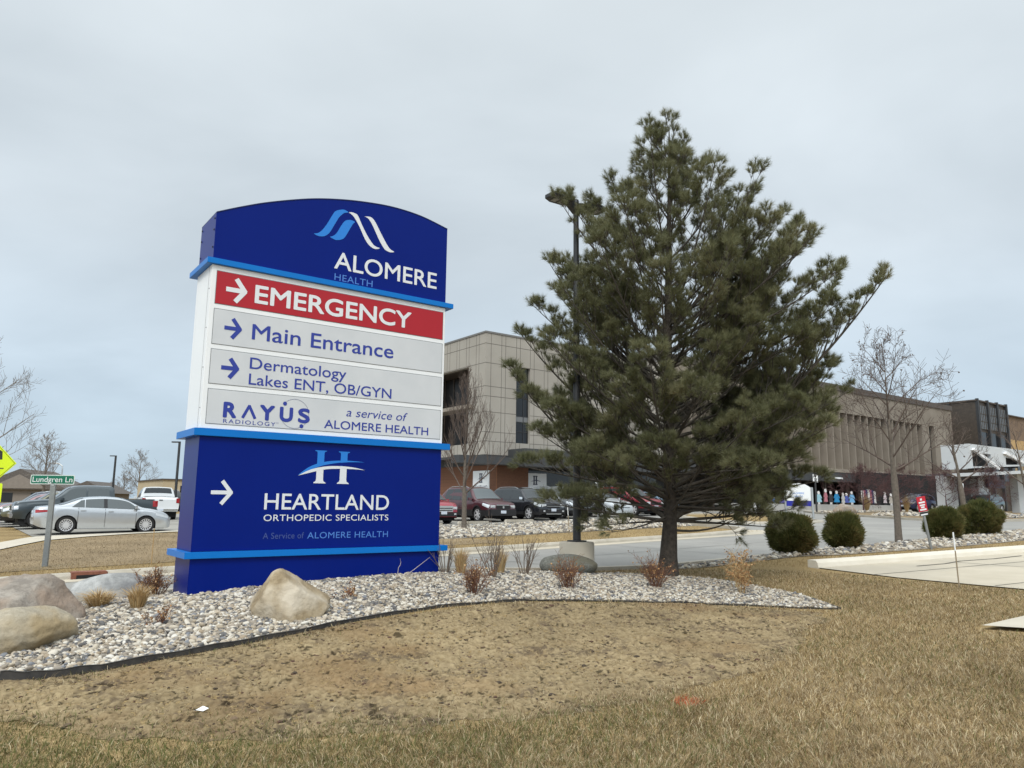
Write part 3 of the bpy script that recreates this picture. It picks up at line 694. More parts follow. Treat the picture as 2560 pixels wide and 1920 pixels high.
def smooth_line(pts, n=6):
    o = []
    for i in range(len(pts) - 1):
        p0, p1, p2, p3 = [Vector(pts[max(0, min(len(pts) - 1, i + k))]) for k in (-1, 0, 1, 2)]
        for j in range(n):
            t = j / n; o.append(tuple(.5 * ((2 * p1) + (p2 - p0) * t + (2 * p0 - 5 * p1 + 4 * p2 - p3) * t * t + (3 * p1 - p0 - 3 * p2 + p3) * t ** 3)))
    o.append(tuple(pts[-1])); return o
arc = smooth_line(arch)
mb = MB(); mb.prism([(BU0, 4.590), (BU1, 4.590)] + arc[::-1], BF, BB)
crown = mb.build('arched_top', M_navy, sg)
mb = MB()       # thin metal cap following the curve
out = [(p[0], p[1] + .010) for p in arc]
o_ = out + [(p[0], p[1] - .002) for p in arc[::-1]]
mb.prism(o_, BF - .006, BB + .006); mb.build('top_flashing', mat('flashing', (.012, .022, .10), .4, .2), crown)
for x, z in ((.070, 4.75), (.070, 4.98), (.070, 5.13)):
    for yy in (BF + .05, BB - .05):
        mb = MB(); mb.box(x - .008, x + .006, yy - .009, yy + .009, z - .009, z + .009); mb.build('screw', M_dkmet, crown)
for z0, z1, sh in ((4.515, 4.589, 0), (2.362, 2.451, 0), (.906, .984, 0)):
    mb = MB(); mb.box(0, 3.6, 0, .895, z0, z1); mb.build('trim_band', M_sky, sg, bevel=.003)
# faces of the directory panels, each a plate in the white frame
YF = BF - .004
def panel(name, z0, z1, m, x0=.135, x1=3.441):
    mb = MB(); mb.box(x0, x1, YF - .002, BF + .01, z0, z1); p = mb.build(name, m, sg, bevel=.0015)
    mb = MB(); mb.box(x0 - .007, x1 + .007, YF + .001, BF + .012, z0 - .006, z1 + .008); mb.build('reveal', mat('reveal_grey', (.20, .21, .22), .6), p)
    return p
YT = YF - .0045
p1 = panel('emergency_panel', 4.02, 4.437, M_red)
p2 = panel('directory_panel', 3.508, 3.950, M_panel)
p3 = panel('directory_panel', 3.011, 3.438, M_panel)
p4 = panel('directory_panel', 2.517, 2.940, M_panel)
mb = MB()
for zz in (2.7, 3.2, 3.7, 4.2): mb.box(BU0 - .012, BU0, BF + .04, BF + .055, zz, zz + .012)
mb.box(BU0 - .0075, BU0 - .003, BF + .105, BF + .108, 2.46, 4.51)
mb.build('seam', mat('seam_grey', (.35, .36, .37), .6), sg)
def shape(name, pts, m, parent, y, loop=True, n=5):
    q = smooth_line(list(pts) + [pts[0]], n)[:-1] if loop else list(pts)
    from mathutils.geometry import tessellate_polygon
    tr = tessellate_polygon([[Vector((a, b, 0)) for a, b in q]])
    mb = MB(); mb.add([(a, y, b) for a, b in q], [tuple(t) for t in tr])
    o = mb.build(name, m, parent)
    # make sure it faces forward
    if sum(f.normal.y for f in o.data.polygons) > 0: o.data.flip_normals()
    return o
def arrow(m, parent, x0, x1, zc, hh, th, y):
    """shaft and chevron, drawn as three thick strokes"""
    pts = []
    k = th * .5; hx = hh * .62
    mb = MB()
    def bar(a, b):
        d = (Vector(b) - Vector(a)).normalized(); nn = Vector((-d.y, d.x)) * k
        mb.add([(a[0] - nn.x, y, a[1] - nn.y), (b[0] - nn.x, y, b[1] - nn.y), (b[0] + nn.x, y, b[1] + nn.y), (a[0] + nn.x, y, a[1] + nn.y)], [(0, 1, 2, 3)])
    tipx = x1 - k * 1.3
    for s in (1, -1):
        bar((x1 - hh, zc + s * hh * 1.0 - 0), (tipx + k * .35, zc - s * k * .35)); y -= .0004
    bar((x0, zc), (tipx + k * .2, zc))
    o = mb.build('arrow', m, parent)
    return o
arrow(M_ltw, p1, .255, .525, 4.224, .150, .060, YT)
arrow(M_ltb, p2, .268, .490, 3.727, .125, .050, YT)
arrow(M_ltb, p3, .264, .490, 3.220, .122, .052, YT)
letter('lettering', 'EMERGENCY', .624, 2.893, 4.110, 4.337, YT, M_ltw, p1, weight=.022, spacing=1.0)
letter('lettering', 'Main Entrance', .616, 2.625, 3.627, 3.822, YT, M_ltb, p2, weight=.010)
letter('lettering', 'Dermatology', .613, 1.922, 3.246, 3.388, YT, M_ltb, p3, weight=.006)
letter('lettering', 'Lakes ENT, OB/GYN', .613, 2.619, 3.043, 3.180, YT, M_ltb, p3, weight=.006)
letter('lettering', 'RADIOLOGY', .335, .985, 2.534, 2.583, YT, M_ltb, p4, weight=-.004, spacing=1.25)
letter('lettering', 'TM', .992, 1.022, 2.572, 2.584, YT, M_ltb, p4)
letter('lettering', 'a service of', 1.949, 2.891, 2.741, 2.856, YT, M_ltb, p4, weight=-.004, shear=.22)
letter('lettering', 'ALOMERE HEALTH', 1.642, 3.238, 2.560, 2.670, YT, M_ltb, p4, weight=.008)
# R A Y U S logo: letters without crossbar, dots and an orbit
def strokes(name, segs, th, m, parent, y):
    mb = MB(); k = th / 2; yy = y
    for a, b in segs:
        d = (Vector(b) - Vector(a)).normalized(); nn = Vector((-d.y, d.x)) * k
        mb.add([(a[0] - nn.x, yy, a[1] - nn.y), (b[0] - nn.x, yy, b[1] - nn.y), (b[0] + nn.x, yy, b[1] + nn.y), (a[0] + nn.x, yy, a[1] + nn.y)], [(0, 1, 2, 3)]); yy -= .00025
    return mb.build(name, m, parent)
letter('lettering', 'R', .337, .478, 2.611, 2.785, YT, M_ltb, p4, weight=.045)
strokes('lettering', [((.565, 2.611), (.645, 2.776)), ((.638, 2.776), (.722, 2.611))], .036, M_ltb, p4, YT)
letter('lettering', 'Y', .785, .957, 2.611, 2.785, YT, M_ltb, p4, weight=.045)
letter('lettering', 'U', 1.043, 1.197, 2.613, 2.783, YT, M_ltb, p4, weight=.045)
letter('lettering', 'S', 1.287, 1.427, 2.613, 2.785, YT, M_ltb, p4, weight=.045)
def ring(name, cx, cz, r0, r1, m, parent, y, n=64, a0=0, a1=6.2832):
    mb = MB(); k = n
    vs_ = []
    for i in range(n + 1):
        a = a0 + (a1 - a0) * i / n; vs_ += [(cx + r1 * math.cos(a), y, cz + r1 * math.sin(a)), (cx + r0 * math.cos(a), y, cz + r0 * math.sin(a))]
    mb.add(vs_, [(2 * i, 2 * i + 1, 2 * i + 3, 2 * i + 2) for i in range(n)])
    o = mb.build(name, m, parent); return o
ring('logo_orbit', 1.230, 2.716, .1885, .1925, mat('orbit_grey', (.10, .12, .25), .5), p4, YT, 72, R(-178), R(128))
for cx, cz in ((1.094, 2.839), (1.329, 2.560)): ring('logo_dot', cx, cz, .001, .0265, M_ltb, p4, YT - .0012, 24)
# Heartland panel
lc = bpy.data.objects['lower_cabinet']; YL = BF - .003
arrow(M_ltw, lc, .254, .520, 1.686, .140, .046, YL)
letter('lettering', 'HEARTLAND', .910, 2.646, 1.486, 1.682, YL, M_ltw, lc, weight=.008)
letter('lettering', 'ORTHOPEDIC SPECIALISTS', .911, 2.646, 1.341, 1.419, YL, M_ltw, lc, weight=.004, spacing=1.06)
letter('lettering', 'A Service of', .916, 1.445, 1.120, 1.194, YL, M_fade, lc, weight=-.004, spacing=1.05)
letter('lettering', 'ALOMERE HEALTH', 1.491, 2.649, 1.115, 1.194, YL, M_ltl, lc, weight=-.004, spacing=1.06)
for x0 in (1.539, 1.868):
    c = x0 + .082
    shape('logo_stem', [(x0, 2.258), (x0 + .164, 2.258), (x0 + .160, 2.248), (x0 + .135, 2.240), (x0 + .130, 2.22), (x0 + .130, 2.09), (x0 + .034, 2.05), (x0 + .034, 2.22), (x0 + .029, 2.24), (x0 + .004, 2.248)], M_lts, lc, YL, loop=False)
    shape('logo_stem', [(x0 + .030, 2.03), (x0 + .126, 2.04), (x0 + .126, 1.88), (x0 + .132, 1.855), (x0 + .160, 1.838), (x0 + .166, 1.826), (x0 - .006, 1.826), (x0 - .002, 1.838), (x0 + .024, 1.855), (x0 + .030, 1.88)], M_ltw, lc, YL, loop=False)
shape('logo_swoosh', smooth_line([(1.321, 1.926), (1.458, 2.030), (1.587, 2.085), (1.738, 2.121), (1.933, 2.137), (2.113, 2.136), (2.257, 2.126)]) + smooth_line([(2.257, 2.126), (2.074, 2.122), (1.875, 2.105), (1.683, 2.068), (1.533, 2.018), (1.40, 1.957), (1.321, 1.926)]), M_lts, lc, YL - .0006, loop=False)
shape('logo_gap', smooth_line([(1.321, 1.922), (1.42, 1.968), (1.533, 2.016), (1.683, 2.066), (1.875, 2.103), (2.074, 2.120), (2.257, 2.124)]) + smooth_line([(2.257, 2.022), (2.10, 2.052), (1.93, 2.066), (1.76, 2.058), (1.60, 2.034), (1.46, 1.994), (1.321, 1.922)]), M_navy, lc, YL - .0003, loop=False)
shape('logo_swoosh', smooth_line([(1.322, 1.918), (1.478, 1.998), (1.646, 2.042), (1.819, 2.060), (2.017, 2.057), (2.159, 2.040), (2.262, 2.019)]) + smooth_line([(2.262, 2.019), (2.12, 2.027), (1.88, 2.026), (1.686, 2.010), (1.499, 1.966), (1.322, 1.918)]), M_ltw, lc, YL - .0009, loop=False)
# Alomere panel
letter('lettering', 'ALOMERE', 1.674, 3.312, 4.785, 5.022, YL, M_ltw, crown, weight=.010)
letter('lettering', 'HEALTH', 1.683, 2.259, 4.617, 4.710, YL, M_ltl, crown, weight=-.002, spacing=1.05)
shape('logo_ribbon', [(1.353, 5.210), (1.415, 5.231), (1.471, 5.287), (1.536, 5.392), (1.609, 5.541), (1.646, 5.601), (1.696, 5.633), (1.757, 5.655), (1.798, 5.655), (1.841, 5.635), (1.779, 5.610), (1.721, 5.548), (1.683, 5.484), (1.591, 5.296), (1.544, 5.235), (1.496, 5.202), (1.437, 5.190), (1.387, 5.195)], M_lts, crown, YL)
shape('logo_ribbon', [(1.585, 5.214), (1.644, 5.248), (1.692, 5.309), (1.748, 5.423), (1.796, 5.496), (1.846, 5.524), (1.898, 5.531), (1.947, 5.518), (1.921, 5.485), (1.873, 5.392), (1.817, 5.278), (1.778, 5.228), (1.718, 5.199), (1.657, 5.191)], M_lts, crown, YL)
shape('logo_ribbon', [(1.847, 5.637), (1.892, 5.650), (1.945, 5.645), (1.989, 5.621), (2.058, 5.498), (2.151, 5.354), (2.242, 5.251), (2.297, 5.226), (2.348, 5.217), (2.299, 5.193), (2.244, 5.194), (2.178, 5.227), (2.110, 5.304), (2.017, 5.467), (1.949, 5.564), (1.905, 5.608)], M_ltw, crown, YL)
shape('logo_ribbon', [(2.088, 5.635), (2.159, 5.650), (2.214, 5.639), (2.271, 5.580), (2.365, 5.435), (2.459, 5.300), (2.518, 5.239), (2.581, 5.213), (2.531, 5.194), (2.475, 5.198), (2.418, 5.228), (2.336, 5.335), (2.230, 5.518), (2.172, 5.598), (2.128, 5.628)], M_ltw, crown, YL)

# ================================================================== BOULDERS
def boulder(name, u, v, sx, sy, sz, rz, seed, m, label, peak=None, planes=11, rough=.05, sink=.25, round_=.35):
    r = np.random.default_rng(seed)
    bv, bf = ico(5)
    N = r.normal(0, 1, (planes, 3)); N /= np.linalg.norm(N, axis=1)[:, None]; D = r.uniform(.72, 1.0, planes)
    if peak is not None:
        N = np.concatenate([N, np.array(peak[0])]); D = np.concatenate([D, np.array(peak[1])])
        N /= np.linalg.norm(N, axis=1)[:, None]
    dots = bv @ N.T
    rad = np.where(dots > .05, D[None] / np.maximum(dots, .05), 9).min(1)
    rad = np.minimum(rad, 1.12); rad = rad * (1 - round_) + round_ * .92
    nz = np.zeros(len(bv))
    for k, (f, a) in enumerate(((2.3, 1.0), (4.7, .55), (9.5, .35), (19, .22), (37, .12))):
        d = r.normal(0, 1, (3, 3)); ph = r.uniform(0, 6.28, 3)
        nz += a * sum(.6 - 1.6 * np.abs(np.sin(bv @ d[i] * f * .6 + ph[i])) ** .7 for i in range(3)) / 3
    V = bv * (rad * (1 + rough * nz))[:, None] * np.array([sx, sy, sz])
    me = mesh_np(name, V, None, bf, smooth=True)
    p = P(u, v); o = link(name, me, m, None, (p.x, p.y, p.z + sz * (1 - sink) - sz * .55), rz)
    return tag(o, label, 'boulder', 'boulders in the gravel bed')
def rockmat(name, a, b, c, sc=3.0):
    return mat(name, a, .9, var=b, scale=sc, bump=1.0, bscale=16, col3=c, scale2=2.2, detail=10, nrough=.78, lo=.40, hi=.60)
M_rk_tan = rockmat('rock_tan', (.22, .165, .095), (.36, .285, .18), (.46, .40, .31), 5)
M_rk_grey = rockmat('rock_grey', (.19, .165, .138), (.37, .33, .28), (.27, .205, .155), 4)
M_rk_buff = rockmat('rock_buff', (.26, .225, .165), (.43, .38, .29), (.27, .205, .115), 4)
M_rk_pale = rockmat('rock_pale', (.25, .25, .24), (.40, .40, .385), (.18, .18, .178), 6)
M_rk_dark = mat('rock_lichen', (.085, .085, .07), .95, var=(.20, .20, .175), scale=26, bump=1.0, bscale=24, col3=(.135, .125, .09), scale2=3, detail=8)
pk = ([(-.92, -.25, .42), (.60, -.15, .78), (-.05, -.86, .50), (.1, .8, .55), (-.5, .5, .6), (-.40, -.35, .85), (.55, -.75, .35)], [.66, .56, .68, .6, .66, .86, .74])
boulder('boulder', 2.96, 7.98, .46, .40, .40, YAW - .45, 5, M_rk_tan, 'pointed tan boulder standing alone in front of the tall blue sign', peak=pk, planes=7, rough=.05, round_=.05, sink=.10)
boulder('boulder', .62, 9.0, .62, .48, .40, YAW + .3, 22, M_rk_grey, 'largest brown grey boulder with a broad flat face at the bed corner', planes=14, rough=.075, round_=.06, sink=.12)
boulder('boulder', .66, 8.22, .41, .34, .28, YAW + .1, 33, M_rk_buff, 'rounded buff boulder with a yellowish top, nearest the lawn', planes=12, rough=.06, round_=.14, sink=.12)
boulder('boulder', 1.80, 10.75, .56, .36, .24, YAW, 41, M_rk_pale, 'low pale grey boulder behind the dry grass tuft, left of the sign', planes=9, rough=.03, round_=.25, sink=.10)
boulder('boulder', 8.35, 9.66, .54, .40, .22, YAW - .5, 52, M_rk_dark, 'dark loaf shaped boulder with lichen under the lamp post base', planes=4, rough=.02, round_=.75, sink=-.15)

# ================================================================== THIN STICKS: shared by trees, shrubs and grasses
def sticks(P0, P1, R0, R1, n=4):
    P0, P1 = np.asarray(P0, float), np.asarray(P1, float); R0, R1 = np.asarray(R0, float), np.asarray(R1, float); k = len(P0)
    d = P1 - P0; d /= np.maximum(np.linalg.norm(d, axis=1), 1e-9)[:, None]
    ref = np.where(np.abs(d[:, 2:3]) < .9, np.array([[0, 0, 1.]]), np.array([[1., 0, 0]]))
    a = np.cross(d, ref); a /= np.linalg.norm(a, axis=1)[:, None]; b = np.cross(a, d)
    t = np.arange(n) * 2 * np.pi / n
    ringv = a[:, None] * np.cos(t)[None, :, None] + b[:, None] * np.sin(t)[None, :, None]
    V = np.concatenate([P0[:, None] + ringv * R0[:, None, None], P1[:, None] + ringv * R1[:, None, None]], 1).reshape(-1, 3)
    o = (np.arange(k) * 2 * n)[:, None]; Q = []
    for j in range(n): Q.append(o + np.array([[j, (j + 1) % n, n + (j + 1) % n, n + j]]))
    return V, np.concatenate(Q)
def stick_obj(name, segs, m, parent=None, n=4):
    a = np.array([list(s[0]) + list(s[1]) + [s[2], s[3]] for s in segs], float)
    V, Q = sticks(a[:, :3], a[:, 3:6], a[:, 6], a[:, 7], n)
    return link(name, mesh_np(name, V, Q, smooth=True), m, parent)
def rnd_dir(r): 
    v = Vector((r.gauss(0, 1), r.gauss(0, 1), r.gauss(0, 1))); return v.normalized()
def grow(segs, p, d, length, rad, depth, r, up=.25, spread=.75, curl=.25, nseg=4, kids=(3, 5), shrink=.62, rmin=.002, tips=None, start=.25):
    q = Vector(p); d = d.normalized(); pts = [(q.copy(), rad)]
    for i in range(nseg):
        d = (d + rnd_dir(r) * curl * .35 + Vector((0, 0, up * .22))).normalized()
        q = q + d * (length / nseg); r1 = max(rmin, rad * (1 - .72 * (i + 1) / nseg)); pts.append((q.copy(), r1))
    for a, b in zip(pts[:-1], pts[1:]): segs.append((a[0], b[0], a[1], b[1]))
    if depth == 0:
        if tips is not None: tips.append(q.copy())
        return
    for k in range(r.randint(*kids)):
        t = start + (1 - start) * (k + r.random()) / kids[1]
        f = t * nseg; i = min(nseg - 1, int(f)); a, b = pts[i], pts[i + 1]
        pos = a[0].lerp(b[0], f - i); rr = (a[1] + (b[1] - a[1]) * (f - i)) * .62
        dd = (b[0] - a[0]).normalized(); side = rnd_dir(r); side = (side - dd * side.dot(dd)).normalized()
        nd = (dd * (1 - spread * .45) + side * spread + Vector((0, 0, up))).normalized()
        grow(segs, pos, nd, length * shrink * r.uniform(.7, 1.15), max(rmin, rr), depth - 1, r, up, spread, curl, max(2, nseg - 1), kids, shrink, rmin, tips, .2)
def bare_tree(u, v, height, trunk_r, trunk_h, seed, m_trunk, m_twig, label, group=None, up=.35, spread=.7, limbs=9, depth=3, kids=(3, 5), lean=(0, 0), width=1.0, rmin=.0035, fruit=None, nlimb_start=.45, name='bare_tree', reach=1.0):
    r = random.Random(seed)
    base = P(u, v); t = empty(name, base, 0, label, 'tree', group)
    pts = []
    n_ = 9
    for i in range(n_ + 1):
        f = i / n_; pts.append(Vector((lean[0] * f * height + .05 * math.sin(3 * f + seed) * f, lean[1] * f * height + .05 * math.cos(4 * f + seed) * f, -.05 + f * height * .93)))
    rad = [trunk_r * (1.18 if i == 0 else 1) * max(.06, (1 - (i / n_)) ** .85) if i / n_ > trunk_h / height else trunk_r * (1.22 - .22 * min(1, i * 1.0)) for i in range(n_ + 1)]
    mb = MB(); mb.tube(pts, rad, 9); mb.build('trunk', m_trunk, t, smooth=True)
    segs, tips = [], []
    for k in range(limbs):
        f = nlimb_start + (1 - nlimb_start) * (k / limbs) ** .9
        f = max(f, trunk_h / height); i = min(n_ - 1, int(f * n_)); pos = pts[i].lerp(pts[i + 1], f * n_ - i)
        az = k * 2.4 + r.uniform(-.4, .4); el = .35 + .75 * f + r.uniform(-.15, .15) + up * .4
        d = Vector((math.cos(az) * math.cos(el) * width, math.sin(az) * math.cos(el) * width, math.sin(el)))
        L = height * (1 - f * .72) * .50 * reach * r.uniform(.85, 1.15)
        grow(segs, pos, d, L, trunk_r * .42 * (1.15 - f * .8), depth, r, up, spread, .3, 4, kids, .56, rmin, tips)
    stick_obj('crown', segs, m_twig, t)
    if fruit:
        bv, bf = ico(1); sel = [tips[i] for i in range(0, len(tips), max(1, len(tips) // fruit))]
        V = np.concatenate([bv * r.uniform(.014, .026) + np.array(q) - np.array([0, 0, .02]) for q in sel])
        F = np.concatenate([bf + i * len(bv) for i in range(len(sel))])
        tag(link('buds', mesh_np('buds', V, None, F), M_twig, t), kind='stuff')
    return t

# ================================================================== THE PINE
pr = random.Random(3)
PX, PY = 2.71, 13.1; PZ = float(hgt(PX, PY))
pine = empty('pine_tree', (PX, PY, PZ), 0, 'big open crowned pine with dark trunk at the right end of the gravel bed', 'tree')
tr = [(0, 0, -.1), (0, 0, .06), (.015, 0, .35), (.055, .0, .95), (.075, .02, 1.6), (.085, .03, 2.1), (.075, .03, 3.0), (.08, .02, 3.9), (.11, .0, 4.9), (.15, .0, 6.0), (.18, 0, 7.0), (.19, 0, 7.7), (.20, 0, 8.25)]
trr = [.23, .185, .15, .118, .108, .10, .088, .078, .066, .05, .034, .02, .008]
mb = MB(); mb.tube(tr, trr, 14)
trunk = mb.build('trunk', M_bark, pine, smooth=True)
def trunk_at(z):
    for a, b in zip(tr[:-1], tr[1:]):
        if a[2] <= z <= b[2]: return Vector(a).lerp(Vector(b), (z - a[2]) / (b[2] - a[2]))
    return Vector(tr[-1])
limb_segs, shoot = [], []       # shoot: base, direction, length
def bez(a, c, b, t): return a * (1 - t) ** 2 + c * 2 * t * (1 - t) + b * t * t
def add_shoot(p, d, L):
    q = p + d * L; shoot.append((p, d, L)); limb_segs.append((p, q, .0030, .0016))
def whorl(p, d, k, L):
    add_shoot(p, d, L * 1.1)
    s = rnd_dir(pr); s = (s - d * s.dot(d)).normalized(); w = d.cross(s)
    for i in range(k):
        a = 6.283 * i / k + pr.uniform(-.3, .3); nd = (d * .80 + (s * math.cos(a) + w * math.sin(a)) * .58 + Vector((0, 0, .40))).normalized()
        add_shoot(p - d * pr.uniform(0, .05), nd, L * pr.uniform(.65, 1.0))
def twig(p, d, L, rad, dens=1.0):
    """a side branch that bends upwards, set with brush-like shoots"""
    n_ = max(2, int(L / .14)); q = p.copy(); dd = d.copy()
    for i in range(n_):
        dd = (dd + Vector((0, 0, .20)) + rnd_dir(pr) * .14).normalized(); q2 = q + dd * (L / n_)
        f = i / n_; limb_segs.append((q, q2, rad * (1 - .6 * f), rad * (1 - .6 * (i + 1) / n_)))
        if i >= n_ * .25 and pr.random() < dens:
            for s_ in (1, -1):
                if pr.random() < .72:
                    sd = dd.cross(Vector((0, 0, 1))); sd = sd.normalized() if sd.length > .1 else Vector((1, 0, 0))
                    nd = (dd * .50 + sd * s_ * pr.uniform(.35, .85) + Vector((0, 0, pr.uniform(.35, .95)))).normalized()
                    Ls = pr.uniform(.11, .18)
                    if L > .5 and pr.random() < .55:
                        p3 = q2 + nd * pr.uniform(.12, .26); limb_segs.append((q2, p3, rad * .5, rad * .35)); whorl(p3, (nd + Vector((0, 0, .25))).normalized(), 3, Ls)
                    else: add_shoot(q2, nd, Ls)
        q = q2
    whorl(q, dd, 5, pr.uniform(.13, .19))
def limb(z0, tip, sweep=.3, dens=1.0, bare=.30):
    a = trunk_at(z0); b = Vector(tip); h_ = b - a; b -= h_.normalized() * min(.12, h_.length * .3); h_ = b - a; L = h_.length
    c = a + Vector((h_.x * .58, h_.y * .58, h_.z * sweep))
    n_ = max(5, int(L / .16)); pts = [bez(a, c, b, i / n_) for i in range(n_ + 1)]
    r0 = .008 + .0085 * L * (1.15 if z0 < 3.5 else .9)
    rr = [max(.0045, r0 * (1 - .86 * i / n_)) for i in range(n_ + 1)]
    for i in range(n_): limb_segs.append((pts[i], pts[i + 1], rr[i], rr[i + 1]))
    side = 1
    for i in range(1, n_):
        f = i / n_
        if f < bare: continue
        d = (pts[i + 1] - pts[i - 1]).normalized(); sd = d.cross(Vector((0, 0, 1))); sd = sd.normalized() if sd.length > .1 else rnd_dir(pr)
        for s_ in ((side,) if pr.random() < .45 else (1, -1)):
            side = -side
            ln = min(.95, (.22 + .42 * L * (1 - f) * .55)) * pr.uniform(.7, 1.15)
            nd = (d * pr.uniform(.55, .9) + sd * s_ * pr.uniform(.5, 1.0) + Vector((0, 0, pr.uniform(-.05, .45)))).normalized()
            twig(pts[i], nd, ln, max(.0035, rr[i] * .5), dens)
    whorl(pts[-1], (pts[-1] - pts[-2]).normalized(), 6, .21)
# tips that make the outline seen from the lawn: (x, z) in metres, tree frame
TIPS = [(2.58, 8.56), (3.2, 8.30), (3.78, 8.22), (2.44, 8.72), (2.05, 7.5), (1.82, 7.22), (4.66, 7.60), (4.1, 7.5), (4.45, 7.0), (5.6, 7.1), (5.35, 6.4), (4.98, 6.48), (6.63, 6.38), (6.40, 5.5), (5.92, 4.9), (5.73, 4.2), (6.17, 4.3), (6.38, 3.75), (6.1, 3.35), (5.66, 2.8), (5.21, 2.4), (.82, 4.8), (.62, 6.32), (.72, 5.6), (.10, 4.85), (-.13, 4.1), (.14, 3.5), (.36, 2.85), (.09, 2.2), (.51, 1.62), (1.27, 1.2), (4.62, 1.9), (1.70, 6.85), (1.40, 6.05), (1.0, 5.6), (.78, 6.2), (3.24, 7.62), (3.1, 7.95), (5.3, 1.55), (5.45, 2.05), (4.95, 1.2), (5.05, 2.9), (4.4, 2.4), (4.9, 5.6), (3.8, 6.2), (1.9, 6.4), (.6, 3.2), (5.3, 3.3), (2.2, 7.9)]
for x, z in TIPS:
    dx = x - PX; zz = z - PZ; w = abs(dx)
    k = 1.30 if z > 6 else .95 if z > 4 else .45 if z > 2.4 else .10
    z0 = min(8.0, max(.95, zz - w * k - (.45 if z > 7 else .1)))
    limb(z0, (dx, pr.uniform(-.45, .45) * (w * .8 + .2), zz), sweep=.40, dens=.92 if z < 6 else .60, bare=.30 if w > 1.2 else .15)
# low sweeping limbs, nearly bare inside
for tip, z0, sw in (((1.25, -.2, .72), 1.02, -1.2), ((-1.45, .3, 1.15), .92, .55), ((-1.75, -.5, 1.35), 1.15, .5), ((1.75, .4, 1.25), .80, -.3), ((1.5, -.9, 1.1), 1.2, .2), ((-1.15, -.8, .75), 1.05, .9), ((2.0, -.2, 1.5), 1.1, .1)):
    limb(z0, tip, sw, .7, .55)
for k in range(16):
    az = k * 2.4 + .5; L = pr.uniform(1.5, 2.5); z0 = pr.uniform(1.0, 2.3)
    limb(z0, (.06 + math.cos(az) * L, math.sin(az) * L, z0 + pr.uniform(-.15, .55) * L * .6), .5, .85, .38)
for k in range(22):        # fuller on the side away from the sign
    az = pr.uniform(-.75, .75); L = pr.uniform(2.1, 3.0); z0 = 1.3 + 3.4 * k / 22
    limb(z0, (.06 + math.cos(az) * L, math.sin(az) * L, z0 + L * (.25 + .09 * z0) * pr.uniform(.7, 1.2)), .42, .9, .32)
# the rest of the crown, all the way round
def prof(z): return np.interp(z, [.8, 1.4, 2.4, 3.2, 4.2, 5.2, 6.2, 7.2, 8.0, 8.7], [1.5, 2.2, 2.6, 2.75, 2.65, 2.3, 1.5, .72, .25, .08])
for k in range(104):
    z0 = 1.0 + 6.6 * (k / 104) ** 1.12
    if z0 > 4.6 and k % 2: continue
    az = k * 2.39996 + pr.uniform(-.3, .3)
    rise = .34 + .125 * z0
    L = float(prof(z0 + .6)) * pr.uniform(.62, .98)
    limb(z0, (.08 + math.cos(az) * L, math.sin(az) * L, min(8.1, z0 + L * rise * pr.uniform(.8, 1.3))), .38, .80 if z0 < 4.2 else .45, .28)
whorl(Vector(tr[-1]), Vector((.03, 0, 1)), 5, .22)
for q in range(9):
    z = 7.0 + q * .17; a = trunk_at(z); az = q * 2.4
    twig(a, Vector((math.cos(az) * .6, math.sin(az) * .6, .75)).normalized(), .36 - q * .02, .006)
stick_obj('limbs', limb_segs, M_limb, pine, 5)
def needles(shoots, per, length, width, rnd, m, name, parent):
    S = np.array([list(s[0]) + list(s[1]) + [s[2]] for s in shoots]); k = len(S)
    p, d, L = S[:, None, :3], S[:, None, 3:6], S[:, None, 6:7]
    n_ = per; f = rnd.uniform(.60, 1.0, (k, n_, 1))
    rv = rnd.normal(0, 1, (k, n_, 3)); rv -= d * (rv * d).sum(2, keepdims=True); rv /= np.linalg.norm(rv, axis=2, keepdims=True)
    ang = rnd.uniform(.10, 1.0, (k, n_, 1)) ** .85
    nd = d * np.cos(ang) + rv * np.sin(ang); nd[..., 2] -= .04
    ln = length * rnd.uniform(.75, 1.2, (k, n_, 1)); a = p + d * L * f; tip = a + nd * ln
    wv = np.cross(nd, rnd.normal(0, 1, (k, n_, 3))); wv /= np.linalg.norm(wv, axis=2, keepdims=True); wv *= width * .5
    V = np.stack([a - wv, a + wv, tip], 2).reshape(-1, 3); T = np.arange(len(V)).reshape(-1, 3)
    return link(name, mesh_np(name, V, None, T), m, parent)
M_needle = bpy.data.materials.new('pine_needle'); M_needle.use_nodes = True
